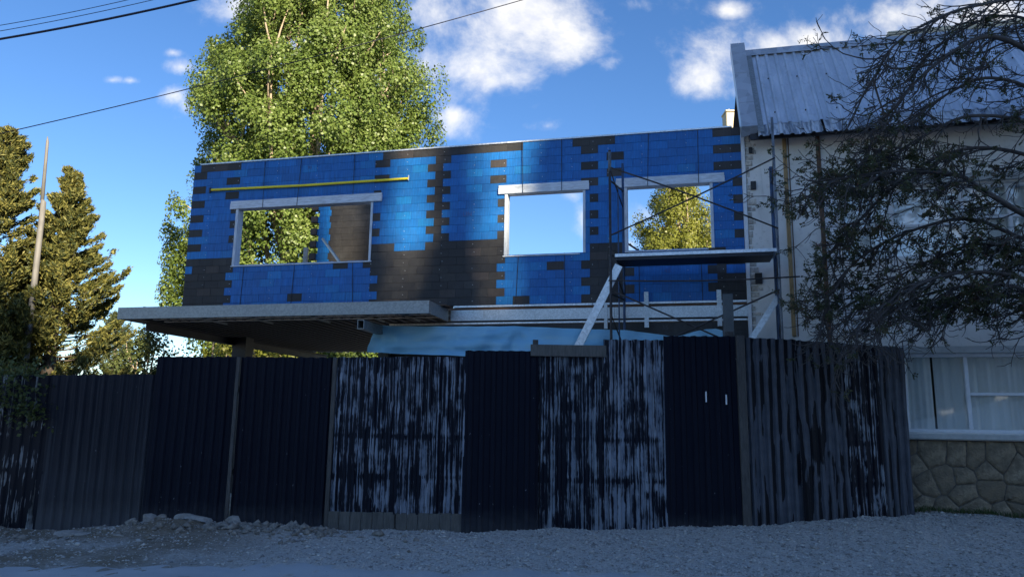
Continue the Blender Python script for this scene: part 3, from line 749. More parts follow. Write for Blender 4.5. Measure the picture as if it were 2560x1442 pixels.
# lintels, jambs and sills (grey weathered timber)
for (a, b), (la, lb_) in zip(OPEN, ((0.91, 4.14), (6.41, 8.07), (8.54, 10.38))):
    lt = MB().bbox(la, lb_, -.036, .15, H0 + 2.03, H0 + 2.145, .004).build('lintel', M['grey_wood'], site)
    MB().bbox(la + .004, lb_ - .006, -.030, .148, H0 + 2.147, H0 + 2.195, .004).build('upper_board', M['grey_wood'], lt)
    MB().bbox(a, a + .055, -.018, .16, H0 + vO0 - .01, H0 + 2.028, .003).build('jamb', M['grey_wood_v'], site)
    MB().bbox(b - .045, b, -.014, .16, H0 + vO0 - .01, H0 + 2.028, .003).build('jamb', M['grey_wood_v'], site)
    MB().bbox(a - .02, b + (.02 if a < 2 else -.10), -.020, .16, H0 + .862, H0 + .888, .003).build('sill', M['grey_wood'], site)
# cap, base strips and edge flashing
x_ = 0.14
for k, seg in enumerate((2.0, 1.9, 2.3, 2.2, 2.0)):
    e = min(UR + .02, x_ + seg)
    MB().bbox(x_, e - .006, -.018, .165, H0 + VT + .002, H0 + VT + .032, .003).build('top_cap', M['zinc_strip'], site); x_ = e
x_ = 5.62
for seg in (1.3, 1.2, 1.4, 1.2):
    e = min(UR, x_ + seg)
    MB().bbox(x_, e - .005, -.016, .10, H0 - .040, H0 - .004, .003).build('base_strip', M['zinc_strip'], site); x_ = e
MB().box(5.4, UR - .004, .012, .12, H0 - .090, H0 - .042).build('wall_plate', M['brown_wood_h'], site)
x_ = 5.58
for seg in (0.62, 2.3, 2.4):
    e = min(UR + .01, x_ + seg)
    MB().bbox(x_, e - .003, -.055, .05, H0 - .285, H0 - .092, .003).build('floor_channel', M['galv'], site); x_ = e
MB().box(4.5, UR, -.01, .12, H0 - .312, H0 - .287).build('gap_shade_strip', M['dark_steel'], site)  # solid dark strip put in as the shade of the gap
x_ = 4.4
for seg in (1.2, 1.0, 1.6, 1.4, 1.4):
    e = min(UR, x_ + seg)
    MB().bbox(x_, e - .006, -.03, .05, H0 - .345, H0 - .313, .003).build('lower_strip', M['zinc_strip'], site); x_ = e
MB().bbox(UR + .002, UR + .062, -.055, .16, H0 - .75, H0 + VT + .03, .004).build('edge_flashing', M['white'], site)
for (u, v0, v1, w_) in ((9.035, -.45, .16, .075), (10.22, -.44, .165, .075), (8.35, -.46, -.03, .06), (8.62, -.29, -.09, .05)):
    MB().bbox(u - w_ / 2, u + w_ / 2, -.068, -.058, H0 + v0, H0 + v1, .002).build('tie_plate', M['galv'], site)
# ground-floor wall of charcoal bricks under the floor channel
mb = MB(); mb.box(4.45, UR, .06, .149, .3, H0 - .36); gw = mb.build('lower_wall', M['dark_a'], site)
mb = MB()
for k in range(19):
    v_ = -.35 - .15 * (k + .5)
    off = 0 if k % 2 else UN
    j = -1
    while True:
        a = 4.45 + off + 2 * UN * j; j += 1
        if a > UR - .03: break
        e = min(a + 2 * UN, UR); a = max(a, 4.45)
        if e - a < .03: continue
        me = BM['dark_a']; mtx = Matrix.Translation((((a + e) / 2), random.uniform(-.002, .002) - .004, H0 + v_)) @ Matrix.Diagonal(((e - a) / (2 * UN), .6, 1, 1))
        mb.add([mtx @ v.co for v in me.vertices], [tuple(p.vertices) for p in me.polygons], 0)
tag(mb.build('lower_brick_courses', M['dark_b'], gw), kind='stuff')
# faint chalk writing on the bricks
for txt, u, v_, sz, mk in (('UN', 5.74, 1.655, .12, 'chalk'), ('70', 2.53, 2.76, .10, 'chalk'), ('45', 9.34, .49, .11, 'chalk'), ('35', 9.28, -.48, .11, 'chalk_dark')):
    cu = bpy.data.curves.new('chalk_writing', 'FONT'); cu.body = txt; cu.size = sz; cu.extrude = .0004; cu.materials.append(M[mk])
    o_ = bpy.data.objects.new('chalk_tmp', cu); col.objects.link(o_); bpy.context.view_layer.update()
    me_ = bpy.data.meshes.new_from_object(o_.evaluated_get(bpy.context.evaluated_depsgraph_get())); bpy.data.objects.remove(o_)
    o = link('chalk_writing', me_, wall); o.location = (u, -.0085, H0 + v_); o.rotation_euler = (R(90), 0, 0)
# rear wall seen through the left opening: charcoal with a toothed blue end
rw = MB()
uT = 1.05
rwall = MB().box(uT + .35, 4.6, 3.10, 3.15, H0 + .02, H0 + 2.98).build('rear_wall', M['dark_a'], site)
mb = MB()
for k in range(20):
    v_ = VT - .15 * (k + .5); st = uT if k % 2 == 0 else uT + 2 * UN * .62
    edges = [st]; x = st + (2 * UN if k % 2 else UN * 1.0)
    while x < 4.5: edges.append(x); x += 2 * UN
    edges.append(4.55)
    for a, e in zip(edges[:-1], edges[1:]):
        c = (a + e) / 2
        key = 'blue_b' if uT + .25 < c < 1.50 + (.15 if k % 2 else 0) else ('dark_b' if c > 1.5 else 'dark_c')
        me = BM[key]; mtx = Matrix.Translation((c, 3.0 - (.05 if a == st and k % 2 == 0 else 0), H0 + v_)) @ Matrix.Diagonal(((e - a) / (2 * UN), 1.4, 1, 1))
        mb.add([mtx @ v.co for v in me.vertices], [tuple(p.vertices) for p in me.polygons], keys.index(key))
tag(mb.build('rear_brick_courses', [M[k] for k in keys], rwall), kind='stuff')
MB().beam((1.50, 2.0, H0 + .1), (1.50, 2.0, H0 + 1.70), .10, .05).build('stud', M['galv'], site)
MB().beam((2.42, 1.0, H0 + 1.62), (2.98, 0.85, H0 + .98), .05, .04).build('brace_bar', M['galv'], site)
MB().beam((8.66, .30, H0 + .5), (8.66, .30, H0 + 1.18), .05, .05).build('stud', M['dark_steel'], site)
MB().beam((8.62, .34, H0 + 1.17), (9.05, .36, H0 + .86), .03, .03).build('brace_bar', M['brown_wood'], site)
# upper floor deck and street-side canopy frame
cL, cR, cN = -0.50, 5.54, 1.10
deck = MB()
x_ = cL + .05
while x_ < cR + .0:        # folded steel deck, ribs along the depth
    deck.beam((x_, -cN + .06, H0 - .20), (x_, 6.4, H0 - .20), .05, .05); x_ += .20
deck.box(cL + .02, cR - .02, -cN + .05, 6.4, H0 - .165, H0 - .155)
canopy = deck.build('canopy', M['dark_steel'], site)
def cchan(a, b, h, flip=1):
    return MB().bbox(a, b, -cN - .004, -cN, H0 - .29, H0 - .075, .001)
mb = MB(); mb.bbox(cL, cR, -cN, -cN + .006, H0 - .290, H0 - .075, .001); mb.box(cL, cR, -cN + .006, -cN + .05, H0 - .290, H0 - .284); mb.box(cL, cR, -cN + .006, -cN + .05, H0 - .081, H0 - .075)
mb.build('fascia', M['galv_dull'], canopy)
mb = MB(); mb.box(cR - .006, cR, -cN + .007, -.06, H0 - .290, H0 - .075); mb.build('side_fascia', M['galv_dull'], canopy)
mb = MB(); mb.box(cL, cL + .006, -cN + .007, 6.2, H0 - .290, H0 - .075); mb.build('side_fascia', M['galv_dull'], canopy)
MB().beam((cL + .55, -cN + .02, H0 - .072), (cL + .30, -cN + .35, H0 - .055), .05, .012).build('loose_strip', M['brown_wood_h'], canopy)
MB().beam((cR + .02, -.50, H0 - .060), (cR + .03, -.07, H0 - .045), .09, .02).build('loose_strip', M['brown_wood_h'], canopy)
for k, y in enumerate((-.82, -.50, -.18)):       # light noggings under the canopy edge
    MB().beam((cL + .3, y, H0 - .225), (cR - .05, y, H0 - .225), .06, .02).build('batten', M['galv'], canopy)
for x in (0.9, 1.9, 3.1, 4.2, 4.9):
    MB().beam((x, -cN + .06, H0 - .235), (x, 0.2, H0 - .235), .03, .03).build('joist', M['galv_dull'], canopy)
mb = MB()          # edge beam of I section running back under the deck
yb0 = -cN + .25
mb.box(cL + .36, cL + .50, yb0, 6.3, H0 - .325, H0 - .310); mb.box(cL + .424, cL + .436, yb0, 6.3, H0 - .455, H0 - .325); mb.box(cL + .36, cL + .50, yb0, 6.3, H0 - .470, H0 - .455)
mb.build('edge_beam', M['dark_steel'], canopy)
mb = MB()          # hollow box beam sticking out towards the street
bx, bz, b0, b1 = 4.33, -.40, -cN - .12, 0.4
for (x0, x1, z0, z1) in ((0, .008, 0, .15), (.112, .12, 0, .15), (.008, .112, 0, .008), (.008, .112, .142, .15)):
    mb.box(bx + x0, bx + x1, b0, b1, H0 + bz - .15 + z0, H0 + bz - .15 + z1)
mb.build('box_beam', M['galv_dull'], canopy)
MB().box(-.05, .28, 1.85, 2.15, 0.0, H0 - .3).build('steel_post', M['dark_steel'], site)
MB().box(4.25, 4.44, -.12, .12, .2, H0 - .62).build('timber_post', M['fence_wood'], site)

# yellow tube fixed along the wall
yt = MB(); yt.tube([fw_(.46, 2.455, .035), fw_(2.5, 2.43, .03), fw_(4.66, 2.435, .035)], .025, 8)
yt = tag(yt.build('yellow_tube', M['yellow']), 'long thin yellow tube fixed level across the blue bricks', 'tube')
MB().tube([fw_(.43, 2.50, .035), fw_(.43, 2.40, .035)], .022, 8).build('end_hook', M['black'], yt)
MB().tube([fw_(4.66, 2.50, .03), fw_(4.66, 2.40, .03)], .014, 6).build('end_bracket', M['galv'], yt)

# plastic sheet hung along the lower wall
top = [(4.30, -.405), (4.45, -.395), (4.9, -.41), (5.6, -.425), (6.3, -.435), (6.88, -.44), (7.4, -.47), (8.04, -.505), (8.69, -.53), (9.0, -.57), (9.4, -.635), (9.6, -.63), (9.8, -.57), (10.0, -.53), (10.15, -.525), (10.24, -.56)]
bot = [(4.19, -.86), (4.9, -.90), (5.9, -.94), (6.9, -1.0), (8.0, -1.1), (10.24, -1.2)]
nu, nv = 120, 16; vs = []
for j in range(nv):
    t = j / (nv - 1)
    for i in range(nu):
        u = 4.30 + (10.24 - 4.30) * i / (nu - 1)
        vt = np.interp(u, [a for a, _ in top], [b for _, b in top]); vb = np.interp(u, [a for a, _ in bot], [b for _, b in bot])
        fold = 0.03 * math.sin(u * 5 + t * 4) * t + 0.02 * math.sin(u * 13 + 3 * t + math.sin(u * 3)) + 0.018 * math.sin(t * 17 + u * 1.6) * t
        for pu in (4.5, 6.88, 8.75):           # creases fanning out from the nailed points
            ang = math.atan2(u - pu, (t + .02) * .5); fold += 0.028 * math.sin(ang * 9) * math.exp(-abs(u - pu) * 1.2) * (0.25 + t)
        us = u - 0.11 * t * (1 - i / (nu - 1))
        vs.append(fw_(us, vt + (vb - vt) * t, .42 + fold + .05 * t))
fs = [(j * nu + i, j * nu + i + 1, (j + 1) * nu + i + 1, (j + 1) * nu + i) for j in range(nv - 1) for i in range(nu - 1)]
tag(MB().add(vs, fs).build('plastic_sheet', M['tarp'], smooth=True), 'creased pale blue plastic sheet hung below the floor channel', 'sheet')

# loose steel pieces leaning about
def leaning(a, b, wd, m, lb, cat='stud', flange=.03):
    mb = MB(); a = Vector(a); b = Vector(b); d = (b - a).normalized()
    nrm = Vector((sU, -cU, 0)); s_ = d.cross(nrm).normalized(); nrm = s_.cross(d).normalized()
    def bar(o, w1, w2): 
        vs = []
        for p in (a, b):
            for i, j in ((-1, -1), (1, -1), (1, 1), (-1, 1)): vs.append(p + o + s_ * (i * w1 / 2) + nrm * (j * w2 / 2))
        mb.add(vs, [(0, 1, 2, 3), (7, 6, 5, 4), (0, 4, 5, 1), (1, 5, 6, 2), (2, 6, 7, 3), (3, 7, 4, 0)])
    bar(Vector(), wd, .003); bar(s_ * (wd / 2 + .002) - nrm * flange / 2, .003, flange); bar(-s_ * (wd / 2 + .002) - nrm * flange / 2, .003, flange)
    return tag(mb.build('steel_stud', M[m]), lb, cat)
leaning(fw_(7.75, -1.35, .98), fw_(8.66, .44, .98), .12, 'zinc_strip', 'pale steel channel leaning diagonally against the left scaffold frame')
leaning(fw_(10.45, -1.05, .55), fw_(11.09, -.06, .55), .085, 'zinc_strip', 'short pale steel channel leaning against the plaster wall')
o = MB(); o.bbox(-.075, .075, -.05, .05, 0, 3.3, .006); o = tag(o.build('steel_column', M['dark_steel']), 'dark grey square column rising behind the tall black fence sheet', 'column')
o.location = fw_(10.30, -3.38, 1.05); o.rotation_euler = (0, 0, YAW); o.data.materials[0] = plain('grey_column_paint', (0.075, 0.085, 0.09), 0.5)

# ------------------------------------------------------------------ scaffold bay
scaf = tag(empty('scaffold', fw_(8.6, -3.4, .7)), 'tube scaffold bay with crossed braces before the right opening', 'scaffold')
def sp(u, v, n): return fw_(u, v, n) - scaf.location
def stube(nm, pts, r_, m='scaffold'): return MB().tube([sp(*p) for p in pts], r_, 8).build(nm, M[m], scaf, True)
nF, nB = 1.0, .38
stube('upright', [(8.53, -3.3, nF), (8.53, 2.36, nF)], .021, 'scaffold'); stube('upright', [(8.69, -3.3, nB), (8.69, 2.34, nB)], .021, 'scaffold_blue')
stube('upright', [(11.06, -3.2, nF), (11.07, 2.72, nF)], .021, 'scaffold_pale'); stube('upright', [(11.09, -3.2, nB), (11.09, 2.12, nB)], .03, 'scaffold_blue')
stube('collar', [(8.53, 2.0, nF), (8.53, 2.33, nF)], .026, 'scaffold_pale')
for u, b in ((8.53, 0), (11.06, 1)):
    for v_ in (1.85, .62, -.02, -1.4):
        stube('rung', [(u, v_, nF), (u + (.16 if not b else .03), v_, nB)], .014)
    us = u + (.16 if not b else .03)
    stube('inner_post', [(u + (us - u) * .6, -1.9, nF + (nB - nF) * .6), (u + (us - u) * .6, 1.85, nF + (nB - nF) * .6)], .012, 'scaffold_blue')
    stube('frame_brace', [(u, 2.05, nF), (us, 1.55, nB)], .011); stube('frame_brace', [(u, .55, nF), (us, .05, nB)], .011)
    stube('frame_brace', [(u, -.35, nF), (us, -.85, nB)], .011)
def sag(a, b, s_=.03): return [tuple(a[i] + (b[i] - a[i]) * t - (s_ * 4 * t * (1 - t) if i == 1 else 0) for i in range(3)) for t in (0, .25, .5, .75, 1)]
stube('cross_brace', sag((8.55, 2.05, 1.03), (11.08, .92, 1.03), -.03), .013); stube('cross_brace', sag((8.55, .92, 1.05), (11.08, 2.04, 1.05), .02), .013)
stube('cross_brace', sag((8.60, .0, 1.04), (11.05, -1.16, 1.04), .0), .013); stube('cross_brace', sag((8.6, -1.13, 1.06), (11.05, -.03, 1.06), .0), .013)
stube('ledger', sag((8.50, .185, 1.04), (11.35, .165, 1.04), .035), .012)
def sbox(nm, u0, u1, n0, n1, v0, v1, m):
    mb = MB(); P = [fw_(u, v, n) - scaf.location for v in (v0, v1) for u, n in ((u0, n1), (u1, n1), (u1, n0), (u0, n0))]
    mb.add(P, [(0, 3, 2, 1), (4, 5, 6, 7), (0, 1, 5, 4), (1, 2, 6, 5), (2, 3, 7, 6), (3, 0, 4, 7)]); return mb.build(nm, M[m], scaf)
pl = sbox('platform', 8.60, 11.06, .42, .98, .575, .615, 'grey_wood')
sbox('platform_edge', 8.60, 11.06, .985, .998, .572, .622, 'zinc_strip')
sbox('platform_frame', 8.62, 11.0, .45, .98, .52, .570, 'dark_steel')

# ------------------------------------------------------------------ neighbouring house
house = tag(empty('plastered_house', (FX, FY, 0), YAW), 'old cream plastered house with steep zinc roof and stone base', 'house')
u0, u1 = 10.735, 19.0
UW = (12.18, 15.9, 0.60, 1.78)       # upper window
LW = (12.93, 15.9, -2.10, -.90)      # lower window
w = MB()
w.box(u0, UW[0], -.02, .25, .25, H0 + 2.85); w.box(UW[0], UW[1], -.02, .25, H0 + UW[3], H0 + 2.85)
w.box(UW[0], LW[0], -.02, .25, .25, H0 + UW[2]); w.box(LW[0], UW[1], -.02, .25, H0 + LW[3], H0 + UW[2])
w.box(LW[0], UW[1], -.02, .25, .25, H0 + LW[2]); w.box(UW[1], u1, -.02, .25, .25, H0 + 2.85)
w.build('wall', M['plaster'], house)
MB().box(u0 + .001, u0 + .25, .25, 6.0, .25, H0 + 2.85).build('side_wall', M['plaster'], house)
MB().box(u1 - .25, u1 - .001, .25, 6.0, .25, H0 + 2.85).build('side_wall', M['plaster'], house)
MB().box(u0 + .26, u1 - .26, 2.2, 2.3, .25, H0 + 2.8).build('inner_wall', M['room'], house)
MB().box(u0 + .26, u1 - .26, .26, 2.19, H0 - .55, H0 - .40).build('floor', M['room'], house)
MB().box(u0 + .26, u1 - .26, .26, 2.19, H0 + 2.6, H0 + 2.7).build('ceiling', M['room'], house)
# broken toothed edge where plaster was cut away
g2 = np.random.default_rng(3)
v_ = -.7; k = 0
while v_ < 2.82:
    h = g2.uniform(.07, .13); wd = g2.uniform(.02, .15)
    MB().bbox(u0 - .004, u0 + wd, -.02 - g2.uniform(.003, .020), .05, H0 + v_ + .004, H0 + v_ + h, .014).build('mortar_chunk', M['rough_mortar'], house)
    if g2.uniform() < .4: MB().bbox(u0 + wd + .005, u0 + wd + g2.uniform(.03, .08), -.02 - g2.uniform(.004, .016), .05, H0 + v_ + .01, H0 + v_ + h * .7, .01).build('mortar_chunk', M['rough_mortar'], house)
    v_ += h + g2.uniform(0, .02)
for (u, v_, s_) in ((10.86, .34, .09), (10.84, 1.93, .07), (10.82, 2.55, .05)):
    MB().box(u - s_ * .6, u + s_ * .6, -.062, -.022, H0 + v_ - s_, H0 + v_ + s_).build('hole_shade_block', M['black'], house)  # raised black blocks stand in for the shade inside holes
MB().bbox(11.335, 11.395, -.055, -.02, H0 - .62, H0 + 2.80, .004).build('batten', M['yellow_wood'], house)
MB().bbox(11.42, 11.435, -.03, -.02, H0 - .62, H0 + 2.80, .002).build('crack_strip', M['brown_wood'], house)
MB().bbox(11.86, 11.925, -.05, -.02, H0 - .9, H0 + 2.80, .004).build('batten', M['brown_wood'], house)
MB().bbox(11.93, 12.12, -.035, -.02, H0 + .50, H0 + 1.80, .004).build('white_panel', M['white'], house)
o = MB().bbox(12.05, 12.42, -.075, -.055, H0 - .62, H0 + .18, .004).build('white_panel', M['white'], house)
o.location = (0.0, 0, 0)
# upper window: band, frames, panes
MB().bbox(12.5, 16.3, -.09, -.022, H0 + 1.80, H0 + 1.93, .01).build('window_band', M['concrete'], house)
def window(u0, u1, v0, v1, mull, trans, nm='window', curt=True, fw=.055):
    wn = MB(); y0, y1 = .04, .10
    wn.bbox(u0, u1, y0, y1, H0 + v0, H0 + v0 + fw, .006); wn.bbox(u0, u1, y0, y1, H0 + v1 - fw, H0 + v1, .006)
    for x in [u0] + mull + [u1 - fw]: wn.bbox(x, x + fw, y0 - .002, y1, H0 + v0 + fw + .001, H0 + v1 - fw - .001, .006)
    xs_ = [u0] + mull + [u1 - fw]
    for (i, vt) in trans: wn.bbox(xs_[i] + fw + .001, xs_[i + 1] - .001, y0 - .001, y1, H0 + vt, H0 + vt + fw * .85, .006)
    wo = wn.build(nm, M['white'], house)
    for i in range(len(xs_) - 1):
        cells = [v0 + fw] + [vt for (j, vt) in trans if j == i] + [v1 - fw]
        for c0, c1 in zip(cells[:-1], cells[1:]):
            MB().box(xs_[i] + fw + .002, xs_[i + 1] - .002, .068, .072, H0 + c0 + .004, H0 + c1 - .004).build('pane', M['glass'], wo)
    if curt:
        n = 160; vs = []
        for t in (0, 1):
            for i in range(n):
                x = u0 + .03 + (u1 - u0 - .06) * i / (n - 1)
                vs.append((x, .135 + .02 * math.sin(x * 26 + 2 * math.sin(x * 5)) + .008 * math.sin(x * 71), H0 + v0 + .03 + (v1 - v0 - .05) * t))
        gap = [i for i in range(n - 1) if abs((u0 + .03 + (u1 - u0 - .06) * i / (n - 1)) - (u0 + .44)) < .012]
        MB().add(vs, [(i, i + 1, n + i + 1, n + i) for i in range(n - 1) if i not in gap]).build('curtain', M['curtain'], wo, True)
    return wo
window(UW[0], UW[1], UW[2], UW[3], [12.92, 13.95, 14.62], [(0, 1.12), (1, 1.12), (2, 1.22), (3, 1.22)])
window(LW[0], LW[1], LW[2], LW[3], [13.80, 14.9], [(1, -1.54), (2, -1.54)])
MB().bbox(12.4, 16.3, -.10, -.021, H0 - .905, H0 - .80, .01).build('ledge', M['concrete'], house)
MB().bbox(12.80, 16.0, -.14, .04, H0 - 2.20, H0 - 2.115, .012).build('window_sill', M['concrete'], house)
MB().box(12.4, u1, -.022, -.0205, .05, H0 - 2.21).build('mortar_bed', M['mortar'], house)
# irregular fieldstones (cells of a random partition, pulled apart by the joints)
def clip(poly, a, b, c):       # keep points with a*x+b*z<=c
    out = []
    for i in range(len(poly)):
        p, q_ = poly[i], poly[(i + 1) % len(poly)]
        dp, dq = a * p[0] + b * p[1] - c, a * q_[0] + b * q_[1] - c
        if dp <= 0: out.append(p)
        if dp * dq < 0:
            t = dp / (dp - dq); out.append((p[0] + (q_[0] - p[0]) * t, p[1] + (q_[1] - p[1]) * t))
    return out
g3 = np.random.default_rng(12); seeds = []
for j in range(5):
    for i in range(12):
        seeds.append((12.45 + i * .36 + (.18 if j % 2 else 0) + g3.uniform(-.13, .13), .12 + j * .27 + g3.uniform(-.09, .09)))
zb, zt = .12, H0 - 2.215
stone_base = empty('stone_base'); stone_base.parent = house
for i, s_ in enumerate(seeds):
    poly = [(12.42, zb), (16.6, zb), (16.6, zt), (12.42, zt)]
    for j, o_ in enumerate(seeds):
        if i == j: continue
        a, b = o_[0] - s_[0], o_[1] - s_[1]
        if a * a + b * b > 1.2: continue
        c = (o_[0] ** 2 + o_[1] ** 2 - s_[0] ** 2 - s_[1] ** 2) / 2 - .008 * math.hypot(a, b)
        poly = clip(poly, a, b, c)
        if not poly: break
    if not poly or len(poly) < 3: continue
    cx = sum(p[0] for p in poly) / len(poly); cz = sum(p[1] for p in poly) / len(poly)
    pts = []
    for p, q_ in zip(poly, poly[1:] + poly[:1]):       # ragged edges
        m_ = max(1, int(math.hypot(q_[0] - p[0], q_[1] - p[1]) / .06))
        for t in range(m_):
            f_ = t / m_; j_ = g3.uniform(-.006, .006, 2)
            pts.append((p[0] + (q_[0] - p[0]) * f_ + j_[0], p[1] + (q_[1] - p[1]) * f_ + j_[1]))
    n = len(pts); dpt = g3.uniform(.014, .036)
    def ring(s1, y, jit): return [(cx + (x - cx) * s1, y + g3.uniform(-jit, jit), cz + (z - cz) * s1) for x, z in pts]
    vs = ring(1, -.020, 0) + ring(.97, -.02 - dpt * .7, .004) + ring(.72, -.02 - dpt, .007) + ring(.36, -.02 - dpt * 1.08, .009) + [(cx, -.02 - dpt * 1.1, cz)]
    fs = []
    for r_ in range(3): fs += [(r_ * n + k, r_ * n + (k + 1) % n, (r_ + 1) * n + (k + 1) % n, (r_ + 1) * n + k) for k in range(n)]
    fs += [(3 * n + k, 3 * n + (k + 1) % n, 4 * n) for k in range(n)]
    vs = [(x - cx, y, z - cz) for x, y, z in vs]
    o = MB().add(vs, fs).build('stone', M['stone'], stone_base, True); o.location = (cx, 0, cz)
# roof: zinc sheets on a steep slope, a short second row along the eave, ridge and gable flashings
eN, eV, rN, rV = .36, 2.72, -1.24, 4.93
sl = Vector((0, -(rN - eN), rV - eV)); Ls = sl.length
def roof_pt(x, s_, off=0.0):       # s_: 0 at the eave .. 1 at the ridge
    nrm = Vector((0, -sl.z, sl.y)).normalized()
    p = Vector((x, -eN, H0 + eV)) + sl * s_ + nrm * off
    return p
roof = MB()
roof.add([roof_pt(10.8, .03, -.05), roof_pt(19.2, .03, -.05), roof_pt(19.2, 1, -.05), roof_pt(10.8, 1, -.05)], [(0, 1, 2, 3)])
roof.add([roof_pt(10.8, 1, -.05), roof_pt(19.2, 1, -.05), (19.2, 5.0, H0 + 4.0), (10.8, 5.0, H0 + 4.0)], [(0, 1, 2, 3)])
roof.box(10.8, 19.2, -eN + .06, -eN + .10, H0 + eV - .08, H0 + eV + .05)
roof.box(10.8, 19.2, -eN + .10, .0, H0 + 2.80, H0 + 2.83)
roof = roof.build('roof', M['dark_steel'], house)
def roof_sheet(xa, xb, s0, s1, off, m, seed):
    pitch, amp = .163, .028; g = np.random.default_rng(seed); prof = []
    k = math.floor(xa / pitch)
    while k * pitch < xb:
        for a, h in ((0, 0), (.12, 1), (.34, 1), (.46, 0), (.73, .08)):
            x = (k + a) * pitch
            if xa <= x <= xb: prof.append((x, h))
        k += 1
    vs = []; nn = 7
    for j in range(nn):
        s_ = s0 + (s1 - s0) * j / (nn - 1)
        for x, h in prof: vs.append(roof_pt(x, s_ + (.004 * math.sin(x * 9 + seed) if j in (0, nn - 1) else 0), off + amp * h + .003 * math.sin(x * 3 + j + seed)))
    n = len(prof); fs = [(j * n + i, j * n + i + 1, (j + 1) * n + i + 1, (j + 1) * n + i) for j in range(nn - 1) for i in range(n - 1)]
    return MB().add(vs, fs).build('sheet', m, roof)
for i in range(8):
    a = 10.95 + i * 1.02
    roof_sheet(a, a + 1.05, .085, .975, .012 + .003 * (i % 2), M['roof'], i)
    roof_sheet(a - .04, a + 1.0, -.035, .115, .004 + .003 * (i % 2), M['roof_low'], 20 + i)
mb = MB()
for x in np.arange(11.2, 17, .489):
    for s_ in (.2, .62): mb.tube([roof_pt(x + .037, s_, .035), roof_pt(x + .037, s_, .055)], .012, 6)
tag(mb.build('roof_screws', M['black'], roof), kind='stuff')
mb = MB(); mb.add([roof_pt(10.9, .955, .050), roof_pt(19.2, .955, .050), roof_pt(19.2, 1.035, .058), roof_pt(10.9, 1.035, .058), (19.2, -rN + .25, H0 + rV + .0), (10.9, -rN + .25, H0 + rV + .0)], [(0, 1, 2, 3), (3, 2, 4, 5)])
mb.build('ridge_flashing', M['flashing'], roof)
for (s0, s1, dz) in ((.02, .30, 0), (.296, .68, .004), (.676, 1.10, .008)):          # gable capping in overlapped lengths
    mb = MB(); A = [roof_pt(10.66, s0, .12 + dz), roof_pt(10.915, s0, .12 + dz), roof_pt(10.915, s1, .12 + dz), roof_pt(10.66, s1, .12 + dz)]
    Bt = [roof_pt(10.66, s0, -.10), roof_pt(10.915, s0, -.02), roof_pt(10.915, s1, -.02), roof_pt(10.66, s1, -.10)]
    mb.add(A + Bt, [(0, 1, 2, 3), (0, 4, 5, 1), (1, 5, 6, 2), (2, 6, 7, 3), (3, 7, 4, 0)]); mb.build('gable_capping', M['flashing'], roof)
mb = MB(); mb.add([roof_pt(10.92, -.01, .045), roof_pt(11.02, -.01, .050), roof_pt(11.02, .96, .050), roof_pt(10.92, .96, .045)], [(0, 1, 2, 3)]); mb.build('side_flashing', M['galv_dull'], roof)
MB().box(u0, 10.90, -eN + .05, .0, H0 + 2.86, H0 + 2.98).build('verge_box', M['flashing'], house)
# sunlit rendered parapet of the rear part of the house
MB().bbox(13.6, 19.2, 1.75, 2.1, H0 + 3.6, H0 + 5.42, .03).build('rear_parapet', M['cream_wall'], house)
# chimney behind the new walls
ch = MB(); ch.bbox(6.04, 6.30, 19.9, 20.3, 3.0, 10.36, .02); ch = tag(ch.build('chimney', M['cream_wall']), 'short cream chimney catching the sun beside the roof gable', 'chimney')
MB().bbox(6.02, 6.32, 19.87, 20.33, 10.363, 10.41, .01).build('cap', M['cream_wall'], ch)
MB().tube([(6.17, 20.1, 10.405), (6.17, 20.1, 10.52)], .03, 8).build('flue', M['galv'], ch)

# grass tufts at the foot of the stone base
N = 700; gx_ = rng.uniform(5.55, 7.7, N); 
gy_ = FY + sU * ((gx_ - FX) / cU) - .10 - np.abs(rng.normal(0, .10, N)) - np.where(gx_ < 6.1, .12, 0)
P = np.stack([gx_, gy_, gz(gx_, gy_) + .02], -1); hgt = rng.uniform(.03, .085, N)
d = rng.normal(size=(N, 3)) * .35; d[:, 2] = 1; Wv = rng.normal(size=(N, 3)) * [1, 1, 0]; Wv /= np.linalg.norm(Wv, axis=1, keepdims=True); Wv *= .006
Q = np.stack([P - Wv, P + Wv, P + d * hgt[:, None] + Wv * .2, P + d * hgt[:, None] - Wv * .2], 1)
tag(quads('grass', Q, M['grass']), 'short weedy grass along the foot of the stone base', 'grass', kind='stuff')

